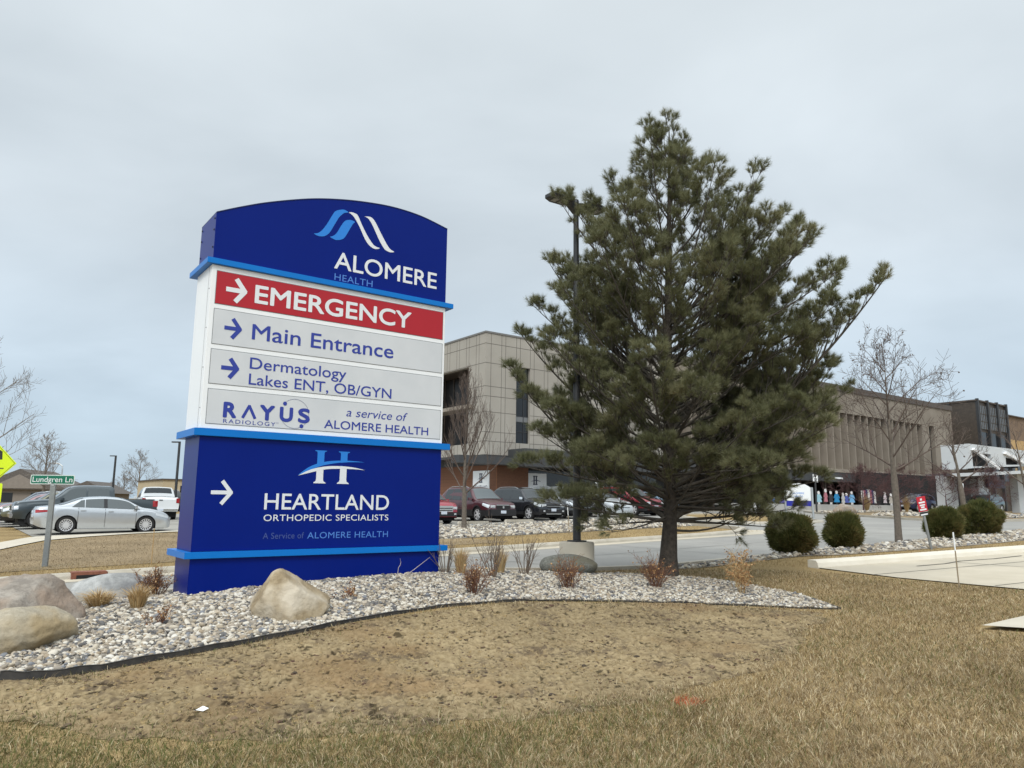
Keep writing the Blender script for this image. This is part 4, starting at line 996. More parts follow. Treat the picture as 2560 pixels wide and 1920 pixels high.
def leafy(m, cols, trans=.3, rough=.55, spec=.3):
    n, l = m.node_tree.nodes, m.node_tree.links; b = n['Principled BSDF']
    b.inputs['Roughness'].default_value = rough; b.inputs['Specular IOR Level'].default_value = spec
    g = n.new('ShaderNodeNewGeometry'); rp = n.new('ShaderNodeValToRGB'); e = rp.color_ramp.elements
    while len(e) < len(cols): e.new(.5)
    for i, c in enumerate(cols): e[i].position = i / (len(cols) - 1); e[i].color = (*c, 1)
    tc = n.new('ShaderNodeTexCoord'); nz = n.new('ShaderNodeTexNoise'); nz.inputs['Scale'].default_value = 1.4; nz.inputs['Detail'].default_value = 3
    l.new(tc.outputs['Object'], nz.inputs['Vector'])
    ad = n.new('ShaderNodeMath'); ad.operation = 'MULTIPLY_ADD'; ad.inputs[1].default_value = .5
    sb = n.new('ShaderNodeMath'); sb.operation = 'MULTIPLY_ADD'; sb.inputs[1].default_value = 1.5; sb.inputs[2].default_value = -.5
    l.new(nz.outputs[0], sb.inputs[0]); l.new(g.outputs['Random Per Island'], ad.inputs[0]); l.new(sb.outputs[0], ad.inputs[2]); l.new(ad.outputs[0], rp.inputs[0])
    l.new(rp.outputs[0], b.inputs['Base Color'])
    t = n.new('ShaderNodeBsdfTranslucent'); l.new(rp.outputs[0], t.inputs['Color'])
    mx = n.new('ShaderNodeMixShader'); mx.inputs[0].default_value = trans
    l.new(b.outputs[0], mx.inputs[1]); l.new(t.outputs[0], mx.inputs[2]); l.new(mx.outputs[0], n['Material Output'].inputs['Surface'])
leafy(M_needle, [(.085, .092, .044), (.135, .141, .068), (.18, .182, .094), (.23, .228, .122), (.29, .255, .145)], .35)
crown_needles = tag(needles(shoot, 54, .118, .0046, rng, M_needle, 'needles', pine), kind='stuff')
for q, (x, z) in enumerate(((3.72, 6.62), (3.98, 6.82), (3.55, 6.2))):      # cones
    mb = MB(); mb.tube([(x - PX, -.25, z - PZ), (x - PX + .01, -.25, z - PZ - .05), (x - PX + .02, -.25, z - PZ - .11), (x - PX + .02, -.25, z - PZ - .15)], [.012, .034, .032, .008], 8)
    mb.build('pine_cone', M_bark, pine, smooth=True)
print('pine shoots', len(shoot), 'segs', len(limb_segs))

# ================================================================== CLIPPED GLOBE SHRUBS ON THE ISLAND
def globe(u, v, rad, hgt_, seed, label, m):
    r = np.random.default_rng(seed)
    t = empty('globe_shrub', P(u, v), 0, label, 'shrub', 'globe shrubs on the gravel island')
    n_ = 5200
    d = r.normal(0, 1, (n_, 3)); d /= np.linalg.norm(d, axis=1)[:, None]
    sh = r.uniform(.70, 1.0, n_) ** .6 * (1 + .12 * np.sin(d[:, 0] * 5 + seed) * np.sin(d[:, 2] * 6) + .09 * np.sin(d[:, 1] * 9 + 2 * seed) * np.sin(d[:, 0] * 11))
    c = d * sh[:, None] * np.array([rad, rad, hgt_ * .53]); c[:, 2] += hgt_ * .47
    k = c[:, 2] > .02; c, d = c[k], d[k]; n_ = len(c)
    up = d * .7 + np.array([0, 0, .75]) + r.normal(0, .35, (n_, 3)); up /= np.linalg.norm(up, axis=1)[:, None]
    L = r.uniform(.08, .18, n_)[:, None]
    w = np.cross(up, r.normal(0, 1, (n_, 3))); w /= np.linalg.norm(w, axis=1)[:, None]; w *= r.uniform(.012, .022, n_)[:, None]
    # a spray is three small blades
    Vs = []
    for s_ in (-.55, 0, .55):
        dd = up + w / .017 * s_; dd /= np.linalg.norm(dd, axis=1)[:, None]
        Vs.append(np.stack([c - w * .35, c + w * .35, c + dd * L * .6 + w * .5, c + dd * L, c + dd * L * .6 - w * .5], 1))
    V = np.concatenate(Vs).reshape(-1, 3); o = (np.arange(len(V) // 5) * 5)[:, None]
    tag(link('foliage', mesh_np('foliage', V, o + np.array([[0, 1, 2, 4]]), o + np.array([[4, 2, 3]])), m, t), kind='stuff')
    segs = []
    rr = random.Random(seed)
    for q in range(16): grow(segs, (0, 0, .03), Vector((rr.gauss(0, .5), rr.gauss(0, .5), 1)), hgt_ * .62, .012, 1, rr, .2, .7, .3, 3, (3, 5))
    stick_obj('stems', segs, M_twig, t)
    return t
M_cedar = bpy.data.materials.new('cedar_leaf'); M_cedar.use_nodes = True
leafy(M_cedar, [(.050, .060, .018), (.085, .095, .028), (.12, .118, .038), (.165, .13, .048), (.22, .145, .056)], .35)
for (u, v, rd, hh, sd, lab) in ((15.25, 9.95, .47, .84, 1, 'round green brown clipped shrub half hidden behind the pine branches'), (17.35, 9.9, .38, .80, 2, 'round clipped shrub standing alone between the pine and the bare street tree'),
                                (22.5, 9.85, .43, .82, 3, 'round clipped shrub behind the leaning red sign'), (25.25, 10.0, .58, .98, 4, 'rightmost and largest clipped shrub on the gravel island')):
    globe(u, v, rd, hh, sd, lab, M_cedar)

# ================================================================== PLANTS OF THE GRAVEL BED
def twiggy(u, v, h_, w_, seed, m, label, n_=26, depth=2, name='dormant_shrub', cat='shrub', group='dormant red brown shrubs in the gravel bed', leaves=0, leafm=None, spread=.6, rad=.0045):
    r = random.Random(seed); t = empty(name, P(u, v), 0, label, cat, group); segs, tips = [], []
    for q in range(n_):
        a = r.uniform(0, 6.283); k = r.uniform(.1, 1.0); d = Vector((math.cos(a) * k * w_, math.sin(a) * k * w_, h_))
        grow(segs, (math.cos(a) * .06 * k, math.sin(a) * .06 * k, .0), d, h_ * r.uniform(.55, 1.05), rad, depth, r, .12, spread, .45, 3, (2, 4), .5, .0016, tips)
    stick_obj('stems', segs, m, t)
    if leaves:
        k = leaves; rg = np.random.default_rng(seed); src = np.array([list(s[1]) for s in segs])
        c = src[rg.integers(0, len(src), k)] + rg.normal(0, .012, (k, 3)); a = rg.normal(0, 1, (k, 3)); a /= np.linalg.norm(a, axis=1)[:, None]
        b = np.cross(a, rg.normal(0, 1, (k, 3))); b /= np.linalg.norm(b, axis=1)[:, None]
        L, W = rg.uniform(.018, .038, k)[:, None], rg.uniform(.006, .013, k)[:, None]
        V = np.stack([c, c + a * L * .5 + b * W, c + a * L, c + a * L * .5 - b * W], 1).reshape(-1, 3)
        tag(link('dry_leaves', mesh_np('dry_leaves', V, np.arange(k * 4).reshape(-1, 4)), leafm or M_dryleaf, t), kind='stuff')
    return t
twiggy(5.32, 7.90, .36, .22, 1, M_redtwig, 'red brown twiggy shrub in front of the right end of the blue sign', 34, leaves=160)
twiggy(6.86, 7.92, .42, .26, 2, M_redtwig, 'red brown twiggy shrub in front of the dark loaf shaped boulder', 36, leaves=180)
twiggy(8.42, 7.75, .44, .30, 3, M_redtwig, 'red brown twiggy shrub at the foot of the pine trunk', 38, leaves=220)
twiggy(2.10, 10.05, .32, .22, 4, M_redtwig, 'low dark twiggy shrub beside the left side of the blue sign', 40, leaves=260)
twiggy(1.72, 8.15, .20, .20, 5, M_redtwig, 'small sparse dead shrub among the stones left of the tan boulder', 10, leaves=50)
twiggy(3.75, 8.25, .18, .24, 6, M_redtwig, 'thin dead twigs among the stones right of the tan boulder', 9, leaves=60)
twiggy(9.35, 6.95, .50, .16, 7, M_tan, 'tan shrub with curled dry leaves near the right tip of the gravel bed', 12, leaves=620, name='dried_perennial', group=None, leafm=M_dryleaf)
twiggy(9.75, 7.35, .52, .13, 8, M_tan, 'narrow tan dried plant just behind the leafier tan shrub', 8, leaves=300, name='dried_perennial', group=None, leafm=M_dryleaf)
for (u, v, h_, w_, sd, n_, lab) in ((6.20, 8.75, .66, .36, 11, 13, 'bare upright grey stemmed shrub just right of the blue sign'), (6.98, 9.05, .58, .26, 12, 9, 'bare forked grey stems between the upright shrub and the lamp base'), (5.80, 9.35, .50, .28, 13, 8, 'bare thin stems rising behind the right edge of the blue sign')):
    twiggy(u, v, h_, w_, sd, M_stem, lab, n_, 2, 'bare_shrub', 'shrub', 'leafless upright shrubs in the gravel bed', spread=.42, rad=.008)
def tuft(u, v, h_, w_, seed, n_, label, m=M_tan, group='dry ornamental grass clumps', lie=.5):
    r = np.random.default_rng(seed); t = empty('ornamental_grass', P(u, v), 0, label, 'grass clump', group)
    a = r.uniform(0, 6.28, n_); k = r.uniform(0, 1, n_) ** .7; L = h_ * r.uniform(.6, 1.1, n_)
    d = np.stack([np.cos(a), np.sin(a), np.zeros(n_)], 1); p0 = d * (k * .05)[:, None]
    p1 = p0 + d * (k * w_ * .35)[:, None] + np.array([0, 0, 1]) * (L * .62)[:, None]
    p2 = p1 + d * (k * w_ * .75)[:, None] + np.array([0, 0, 1]) * (L * .42 - k * L * lie * .4)[:, None]
    s = np.stack([-np.sin(a + r.normal(0, 1, n_)), np.cos(a), np.zeros(n_)], 1) * .0028
    V = np.stack([p0 - s, p0 + s, p1 + s, p1 - s, p2], 1).reshape(-1, 3); o = (np.arange(n_) * 5)[:, None]
    link('blades', mesh_np('blades', V, o + np.array([[0, 1, 2, 3]]), o + np.array([[3, 2, 4]])), m, t)
    tag(t.children[0], kind='stuff'); return t
tuft(1.42, 9.55, .24, .34, 1, 420, 'low flattened clump of straw coloured grass beside the pale boulder', lie=1.0)
tuft(1.72, 9.05, .28, .16, 2, 420, 'small upright straw clump among the stones left of the sign')
tuft(5.98, 9.25, .42, .14, 3, 300, 'upright straw coloured grass clump closest to the right edge of the sign')
tuft(6.72, 9.30, .42, .12, 4, 280, 'upright straw coloured grass clump between the bare stemmed shrubs')
mb = MB()
mb.tube([(0, 0, 0), (.12, .02, .06), (.26, .04, .14), (.38, .03, .22)], [.006, .005, .004, .002], 5)
mb.tube([(-.14, 0, 0), (-.13, 0, .1), (-.10, .01, .13), (-.09, .01, .17), (-.11, 0, .22)], [.005, .004, .004, .003, .002], 5)
tag(mb.build('fallen_twig', mat('bleached_twig', (.42, .36, .33), .9), None, loc=P(5.10, 9.25, .03), rz=YAW), 'pale crooked twigs lying against the foot of the blue sign', 'twig')
mb = MB(); mb.add([(-.05, 0, 0), (-.02, -.02, .015), (.03, -.015, .006), (.06, .01, .02), (.01, .03, .03), (-.03, .02, .008)], [(0, 1, 5), (1, 4, 5), (1, 2, 4), (2, 3, 4)])
tag(mb.build('litter_scrap', M_white, None, loc=P(1.56, 5.77, .012)), 'small white scrap of litter lying on the brown lawn', 'litter')

# ================================================================== BARE TREES
bare_tree(16.85, 25.9, 6.0, .10, 1.6, 4, M_grey_bark, M_twig, 'slim bare tree with upright branches on the rock bed just right of the blue sign', up=.55, spread=.55, limbs=20, depth=3, kids=(3, 5), width=.9, nlimb_start=.20)
bare_tree(20.2, 10.0, 5.4, .086, 2.1, 9, M_grey_bark, M_twig, 'bare street tree with spreading branches and small buds on the gravel island', up=.18, spread=.75, limbs=16, depth=3, kids=(4, 5), width=1.35, fruit=90, nlimb_start=.36)
bare_tree(39.9, 16.4, 5.2, .12, 2.0, 14, M_grey_bark, M_twig, 'bare tree behind the clipped shrubs left of the white entrance canopy', up=.25, spread=.7, limbs=11, depth=3, kids=(3, 4), width=1.2, nlimb_start=.36, lean=(-.10, -.02))
bare_tree(47.6, 16.2, 5.2, .10, 1.2, 18, M_grey_bark, M_twig, 'bare tree at the far right edge before the dark entrance', up=.3, spread=.7, limbs=10, depth=3, kids=(3, 4), width=1.2, nlimb_start=.3, lean=(-.16, -.05))
for (u, v, h_, sd, lab) in ((61.5, 33.2, 3.5, 21, 'small plum coloured bare tree nearest the black post'), (64.5, 31.6, 3.6, 22, 'plum coloured bare tree in the middle of the hospital verge'), (67.5, 29.2, 3.6, 23, 'plum coloured bare tree behind the bare street tree'), (71.0, 27.2, 3.5, 24, 'plum coloured bare tree above the blue car')):
    bare_tree(u, v, h_, .07, .7, sd, M_plum, M_plum, lab, 'plum coloured bare trees before the hospital', up=.12, spread=.85, limbs=17, depth=3, kids=(4, 5), width=1.6, rmin=.0075, nlimb_start=.2, reach=1.55)
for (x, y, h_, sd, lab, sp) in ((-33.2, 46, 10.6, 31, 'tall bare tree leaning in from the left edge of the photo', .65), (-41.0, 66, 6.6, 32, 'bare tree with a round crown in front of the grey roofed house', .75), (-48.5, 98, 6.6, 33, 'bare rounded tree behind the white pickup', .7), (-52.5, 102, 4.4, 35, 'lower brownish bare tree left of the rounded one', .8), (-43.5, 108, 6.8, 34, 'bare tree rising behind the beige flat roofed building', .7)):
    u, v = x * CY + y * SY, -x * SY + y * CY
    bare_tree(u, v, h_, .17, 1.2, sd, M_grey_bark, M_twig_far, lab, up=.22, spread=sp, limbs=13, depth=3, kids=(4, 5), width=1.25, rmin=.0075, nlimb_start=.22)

# ================================================================== HOSPITAL BUILDINGS
def concrete(name, a, b, c=None, **k):
    return mat(name, a, .9, var=b, scale=.7, bump=.15, bscale=30, col3=c, scale2=.25, detail=6, **k)
M_pc = concrete('precast_panel', (.335, .31, .27), (.37, .343, .30), (.318, .293, .254))
M_joint = mat('joint', (.12, .108, .095), .9)
M_wing = concrete('aged_concrete', (.215, .183, .146), (.27, .235, .192), (.185, .155, .122))
M_fin = concrete('concrete_fin', (.235, .20, .16), (.29, .25, .205))
M_roofdk = mat('roof_fascia', (.075, .062, .055), .7, var=(.095, .08, .07), scale=2)
M_bronze = mat('bronze_metal', (.055, .043, .034), .5, .2, var=(.085, .066, .05), scale=3)
M_canopy = mat('canopy_dark', (.040, .042, .044), .6, var=(.055, .057, .06), scale=2)
M_wglass = mat('window_glass', (.014, .016, .019), .12, spec=.45, var=(.02, .023, .027), scale=.6)
M_spand = mat('spandrel_glass', (.10, .115, .13), .12, spec=.9, var=(.15, .165, .18), scale=.7)
M_brick = bpy.data.materials.new('brick'); M_brick.use_nodes = True
_n, _l = M_brick.node_tree.nodes, M_brick.node_tree.links
_t = _n.new('ShaderNodeTexCoord'); _k = _n.new('ShaderNodeTexBrick'); _k.inputs['Scale'].default_value = 4.2
_k.inputs['Color1'].default_value = (.185, .080, .042, 1); _k.inputs['Color2'].default_value = (.145, .062, .034, 1); _k.inputs['Mortar'].default_value = (.15, .10, .07, 1)
_k.inputs['Mortar Size'].default_value = .012; _m = _n.new('ShaderNodeMapping'); _m.inputs['Rotation'].default_value = (R(90), 0, 0)
_l.new(_t.outputs['Object'], _m.inputs[0]); _l.new(_m.outputs[0], _k.inputs['Vector']); _l.new(_k.outputs['Color'], _n['Principled BSDF'].inputs['Base Color']); _n['Principled BSDF'].inputs['Roughness'].default_value = .9
VB = 39.5
def site_empty(name, label, cat, u=0, v=0, z=0, group=None):
    x, y = s2w(u, v); return empty(name, (x, y, z), YAW, label, cat, group)
# --- corner block: precast panels over a brick ground floor
t = site_empty('hospital_block', 'three storey beige panelled hospital block with dark window strips behind the parked cars', 'building', 27.1, VB)
W_, D_ = 17.0, 19.0
zt, zb = 12.67, 4.66
mb = MB()
# front skin with two window slots, left skin with the tall recess, back and right closed
slots = [(2.54, 3.72), (7.3, 8.48), (12.1, 13.28)]
xs = [0.0] + [q for s_ in slots for q in s_] + [W_]
for i in range(len(xs) - 1):
    if i % 2 == 0: mb.box(xs[i], xs[i + 1], 0, .35, zb, zt)
    else: mb.box(xs[i], xs[i + 1], 0, .35, 10.67, zt); mb.box(xs[i], xs[i + 1], 0, .35, zb, 5.52)
mb.box(0, .35, .35, 1.96, zb, zt); mb.box(0, .35, 1.96, 9.2, 10.62, zt); mb.box(0, .35, 1.96, 9.2, zb, 5.42); mb.box(0, .35, 9.2, D_, zb, zt)
mb.box(W_ - .35, W_, .35, D_, zb, zt); mb.box(.35, W_ - .35, D_ - .35, D_, zb, zt)
wall = mb.build('wall', M_pc, t)
mb = MB()
for x in (.44, 1.30, 1.63, 2.54, 2.86, 3.72, 4.06, 4.95, 5.28, 6.19, 6.52, 7.43, 7.76, 8.7, 9.0, 9.9, 10.2, 11.1, 11.4, 12.3, 12.6, 13.5, 13.8, 14.7, 15.0, 15.9, 16.2):
    segs_ = [(zb, zt)]
    if any(a - .02 < x < b + .02 for a, b in slots): segs_ = [(zb, 5.5), (10.68, zt)]
    for a, b in segs_: mb.box(x - .016, x + .016, -.004, .01, a, b)
for y in (.76, 1.10, 1.97, 2.3, 3.18, 3.51, 4.42, 4.77, 5.7, 6.0, 6.9, 7.2, 8.1, 8.4, 9.3, 9.6):
    for a, b in ([(10.64, zt), (zb, 5.4)] if 1.9 < y < 9.25 else [(zb, zt)]): mb.box(-.004, .01, y - .016, y + .016, a, b)
for z in (11.97, 10.67, 9.12, 8.47, 7.43, 6.13, 5.53):
    if z > 10.5 or z < 5.5: mb.box(-.006, W_, -.006, .008, z - .016, z + .016)
    else:
        for i in range(0, len(xs) - 1, 2): mb.box(xs[i] + (-.006 if i == 0 else 0), xs[i + 1], -.006, .008, z - .016, z + .016)
    mb.box(-.006, .008, .01, 1.95 if 5.45 < z < 10.6 else 9.6, z - .016, z + .016)
mb.build('joint', M_joint, wall)
mb = MB(); mb.box(-.05, W_ + .05, -.05, D_ + .05, zt + .002, zt + .12); mb.build('coping', mat('coping_grey', (.16, .155, .15), .6), t)
mb = MB(); mb.box(.4, W_ - .4, .4, D_ - .4, zt - .25, zt - .2); mb.build('roof', M_roofdk, t)
for a, b in slots:
    mb = MB(); mb.box(a + .01, b - .01, .20, .24, 5.53, 10.66); w = mb.build('window', M_wglass, t)
    mb = MB()
    for z in (6.3, 6.96, 7.34, 8.6, 9.0): mb.box(a + .01, b - .01, .17, .199, z - .02, z + .02)
    mb.box(a + .72, a + .77, .165, .198, 5.53, 10.66); mb.build('mullion', M_dkmet, w)
    mb = MB(); mb.box(a + .02, b - .02, .185, .1985, 6.98, 7.32); mb.build('spandrel', mat('spandrel_grey', (.16, .165, .17), .4), w)
mb = MB(); mb.box(1.7, 1.76, 1.98, 9.18, 5.44, 10.6); w = mb.build('recessed_window', mat('recess_glass', (.008, .007, .007), .3, spec=.3), t)
mb = MB()
for y in (2.9, 4.1, 5.3, 6.5, 7.7): mb.box(1.66, 1.699, y - .04, y + .04, 5.44, 10.6)
mb.build('mullion', M_bronze, w)
mb = MB(); mb.box(.36, 1.7, 1.965, 2.0, 5.43, 10.61); mb.box(.36, 1.7, 9.16, 9.195, 5.43, 10.61); mb.box(.36, 1.7, 2.0, 9.16, 10.57, 10.61); mb.build('recess_lining', M_bronze, t)
mb = MB(); mb.box(-.34, .9, 1.45, 9.5, 7.76, 8.02); mb.build('ledge', M_fin, t, bevel=.02)
mb = MB(); mb.box(.02, W_, .02, D_, 4.50, zb - .002); mb.build('soffit', M_canopy, t)
# ground floor, set back under the block
mb = MB(); mb.box(1.18, 3.78, .2, 9.5, -.5, 4.06); br = mb.build('brick_wall', M_brick, t)
mb = MB(); mb.box(1.165, 1.18, .192, .21, .2, 4.05); mb.build('brick_corner', mat('brick_pale', (.36, .16, .075), .9), br)
mb = MB(); mb.box(1.1, 3.82, .12, 9.6, 4.064, 4.498); mb.build('fascia', M_canopy, t)
mb = MB(); mb.box(3.79, W_, .9, D_ - 1, -.5, 4.49); mb.build('shopfront', mat('dark_glazing', (.02, .018, .017), .12, spec=.7), t)
mb = MB(); mb.box(1.92, W_ + 6, -1.8, .019, 3.92, 5.06); mb.box(-2.5, 1.9, -1.0, -.02, 4.0, 4.48); mb.build('canopy', M_canopy, t)
# boards with the clinic's name
def board(u0, u1, z0, z1, side, label):
    if side: b_ = empty('name_board', (*s2w(27.1 + 1.17, VB + u1), 0), YAW - R(90), label, 'sign')
    else: b_ = empty('name_board', (*s2w(27.1 + u0, VB + .85), 0), YAW, label, 'sign')
    w_, = [u1 - u0]
    mb = MB(); mb.box(0, w_, -.05, 0, z0, z1); mb.build('board', M_white, b_)
    c = w_ / 2; hh = z1 - z0
    letter('lettering', 'HEARTLAND', w_ * .10, w_ * .90, z0 + hh * .32, z0 + hh * .44, -.056, M_ltk, b_, weight=.01)
    letter('lettering', 'ORTHOPEDIC SPECIALISTS', w_ * .12, w_ * .88, z0 + hh * .22, z0 + hh * .27, -.056, M_ltk, b_)
    for x in (c - .16, c + .04):
        mb = MB(); mb.box(x, x + .11, -.057, -.051, z0 + hh * .56, z0 + hh * .88); mb.box(x - .035, x + .145, -.058, -.051, z0 + hh * .86, z0 + hh * .90); mb.box(x - .035, x + .145, -.058, -.051, z0 + hh * .54, z0 + hh * .58); mb.build('logo_stem', M_ltk, b_)
    mb = MB(); mb.prism([(c - .45, z0 + hh * .66), (c, z0 + hh * .745), (c + .45, z0 + hh * .70), (c + .45, z0 + hh * .68), (c, z0 + hh * .71)], -.060, -.0585); mb.build('logo_swoosh', M_ltk, b_)
board(.98, 2.90, 1.95, 3.70, True, 'white clinic name board on the brick side wall above the maroon vehicle')
board(3.86, 5.85, 1.9, 3.62, False, 'white clinic name board beside the brick wall above the charcoal vehicle')

# --- long wing with vertical fins
t = site_empty('hospital_wing', 'long brown concrete hospital wing with a row of vertical fins behind the pine', 'building', 44.1, VB)
L_ = 50.3
X0 = 0.0
mb = MB(); mb.box(X0, L_, 0, 18, 10.82, 13.0); mb.box(L_ - 7.6, L_ - 5.9, 0, 18, 5.2, 10.81); mb.box(L_ - 4.65, L_, 0, 18, 5.2, 10.81); mb.box(L_ - 5.9, L_ - 4.65, .55, 18, 5.2, 10.81)
mb.box(X0, L_ - 7.6, 1.15, 18, 5.2, 10.81); wall = mb.build('wall', M_wing, t)
mb = MB(); mb.box(L_ - 5.88, L_ - 4.67, .45, .54, 5.25, 10.8); mb.build('slot_window', M_wglass, t)
mb = MB(); mb.box(X0, L_ + .1, -.12, 18.1, 13.003, 13.57); mb.build('roof_fascia', M_roofdk, t)
mb = MB(); mb.box(X0, L_, -.35, 18, 4.86, 5.19); mb.build('ledge', M_fin, t)
for k in range(32):
    x = L_ - 8.86 - k * 1.315
    mb = MB(); mb.box(x - .055, x + .055, .0, 1.14, 5.195, 10.815); fin = mb.build('fin', M_fin, t)
for k in range(31):
    x = L_ - 8.86 - k * 1.315
    mb = MB(); mb.box(x - 1.25, x - .06, 1.05, 1.14, 5.2, 10.8); mb.build('window', mat('wing_glass', (.030, .022, .017), .4, spec=.35), t) if k == 0 else mb.build('window', bpy.data.materials['wing_glass'], t)
mb = MB(); mb.box(X0, L_, -.30, 18, 3.95, 4.855); mb.build('lower_fascia', M_canopy, t)
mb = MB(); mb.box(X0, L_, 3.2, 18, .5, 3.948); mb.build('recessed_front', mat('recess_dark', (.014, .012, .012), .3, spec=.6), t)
M_colb = mat('column_brown', (.10, .075, .06), .8)
for k in range(12):
    mb = MB(); mb.box(2 + k * 4.2, 2.25 + k * 4.2, .4, .65, .5, 3.949); mb.build('column', M_colb, t)
mb = MB(); mb.box(L_ + .1, L_ + 2.0, 2, 17, 11.9, 13.3); mb.build('rooftop_box', mat('vent_beige', (.36, .33, .26), .8), t)
mb = MB(); mb.tube([(L_ - 15, 8, 13.4), (L_ - 15, 8, 15.6)], .28, 10); mb.build('flue', M_alum, t, smooth=True)
# fluorescent fitting under the dark fascia
mb = MB(); mb.box(23.6, 25.0, -.36, -.31, 4.22, 4.38); mb.build('lamp_cover', M_white, t)
# raised walk wall in front of the figures
t = site_empty('walk_wall', 'low pale concrete retaining wall below the row of little figures', 'wall', 50, 37.6)
mb = MB(); mb.box(0, 38, 0, .25, .4, 1.78); mb.box(0, 38, .25, 1.9, 1.62, 1.778); mb.build('wall', concrete('pale_concrete', (.36, .35, .33), (.44, .43, .41)), t)

# --- dark glazed stair tower and the tan wing behind it
t = site_empty('stair_tower', 'dark bronze glazed hospital tower with ribbed panels at the far right', 'building', 101.4, VB)
mb = MB(); mb.box(0, 9.1, 0, 12, 1, 14.85); mb.build('body', M_bronze, t)
for x0 in (.35, 3.25, 6.15):
    mb = MB(); mb.box(x0, x0 + 2.45, -.12, -.002, 11.4, 14.35); p_ = mb.build('ribbed_panel', M_spand, t)
    mb = MB()
    for k in range(1, 5): mb.box(x0 + k * .49 - .05, x0 + k * .49 + .05, -.17, -.121, 11.4, 14.35)
    for z in (12.35, 13.3): mb.box(x0, x0 + 2.45, -.165, -.1215, z - .04, z + .04)
    mb.build('rib', M_bronze, p_)
    mb = MB(); mb.box(x0, x0 + 2.45, -.06, -.002, 5, 11.0); mb.build('lower_glass', M_wglass, t)
mb = MB()
for x in (-.02, 2.88, 5.78, 8.68): mb.box(x, x + .32, -.32, -.003, 1, 15.15)
for y in (3.0, 6.0, 9.0): mb.box(-.25, -.003, y, y + .3, 1, 15.0)
mb.build('pilaster', M_dkmet, t)
mb = MB(); mb.box(-.15, 9.25, -.2, 12.1, 14.853, 15.02); mb.build('roof_edge', M_roofdk, t)
t = site_empty('tan_wing', 'brown and tan hospital wing at the right edge beyond the dark tower', 'building', 112.5, VB + 2)
mb = MB(); mb.box(-2.0, 30, 0, 15, 11.0, 14.3); mb.build('upper_wall', mat('brown_panel', (.17, .115, .075), .8, var=(.20, .14, .095), scale=.6), t)
mb = MB(); mb.box(-2, 30, -.25, 15, 8.9, 10.998); mb.build('tan_band', mat('tan_panel', (.44, .29, .13), .8, var=(.48, .33, .16), scale=.6), t)
mb = MB(); mb.box(-2, 30, .3, 15, 1, 8.89); mb.build('lower_wall', mat('tan_wall', (.36, .27, .16), .8), t)
mb = MB()
for k in range(8): mb.box(-.2 + k * 2.3, 1.1 + k * 2.3, .22, .298, 6.4, 8.7)
mb.build('window', M_wglass, t)
mb = MB(); mb.box(-2.1, 30, -.3, 15, 14.303, 14.45); mb.build('roof_edge', M_roofdk, t)

# --- white entrance canopy
M_porte = mat('canopy_white', (.58, .60, .61), .5, var=(.54, .56, .57), scale=1.0)
t = site_empty('entrance_canopy', 'white entrance canopy with diagonal braces in its openings at the right edge', 'canopy', 67.4, 28.0)
mb = MB()
Hh = [(0.0, 6.88), (2.4, 7.08), (14.5, 7.06)]
top = [(0, 6.85), (.9, 6.98), (2.4, 7.08), (30, 7.10)]
# fascia front built around two openings
o1, o2 = (2.95, 6.85), (9.95, 13.45)
def slab(pts): mb.prism(pts, 0, .35)
slab([(2.4, 4.95), (2.95, 5.0), (2.95, 7.08), (2.4, 7.08)])
slab([(2.95, 6.38), (6.85, 6.36), (6.85, 7.08), (2.95, 7.08)]); slab([(2.95, 5.0), (6.85, 5.22), (6.85, 5.34), (2.95, 5.14)])
slab([(6.85, 5.22), (9.95, 5.38), (9.95, 7.09), (6.85, 7.08)])
slab([(9.95, 6.26), (13.45, 6.20), (13.45, 7.09), (9.95, 7.09)]); slab([(9.95, 5.38), (13.45, 5.56), (13.45, 5.70), (9.95, 5.56)])
slab([(13.45, 5.56), (30, 5.9), (30, 7.10), (13.45, 7.09)])
mb.build('fascia', M_porte, t)
mb = MB(); mb.box(2.4, 2.75, .352, 2.3, 4.9, 7.05); mb.build('end_wall', M_porte, t)
mb = MB(); mb.prism([(-1.2, 4.40), (14, 5.18), (30, 5.85), (30, 5.55), (14, 4.90), (-1.2, 4.14)], -.5, -.004); mb.build('lower_edge', M_porte, t)
mb = MB(); mb.prism([(.4, 4.42), (30, 5.82), (30, 5.6), (.4, 4.27)], .0, 1.4); mb.prism([(4, 4.60), (30, 5.80), (30, 5.58), (4, 4.45)], 1.41, 4.5); mb.build('soffit', mat('soffit_shaded', (.16, .16, .165), .8), t)  # shadow under the canopy put into the soffit's dark colour
for (a, b, za, zb_, k) in ((2.95, 8.0, 6.55, 5.10, 0), (9.6, 15.2, 6.55, 5.60, 1)):
    mb = MB(); mb.prism([(a - .2, za), (a + .1, za + .18), (b + .1, zb_ + .1), (b - .2, zb_ - .08)], -.22, -.02); mb.build('brace', mat('bright_white', (.80, .80, .80), .5) if k == 0 else bpy.data.materials['bright_white'], t)
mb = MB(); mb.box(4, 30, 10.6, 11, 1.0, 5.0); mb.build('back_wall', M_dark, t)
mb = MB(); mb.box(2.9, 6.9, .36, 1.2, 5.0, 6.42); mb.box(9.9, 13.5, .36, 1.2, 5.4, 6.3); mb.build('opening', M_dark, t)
for x in (-.05, 6.6, 15.5):
    mb = MB(); mb.box(x + .1, x + 2.5, 1.2, 1.9, .8, 4.3 + .046 * x); mb.build('column', M_porte, t, bevel=.02)
s_ = empty('entrance_sign', (*s2w(75.5, 28.9), 0), YAW, 'dark navy entrance sign hanging under the white canopy', 'sign')
mb = MB(); mb.box(0, 3.6, 0, .2, 3.45, 4.25); mb.build('board', mat('sign_navy', (.012, .014, .05), .4), s_)
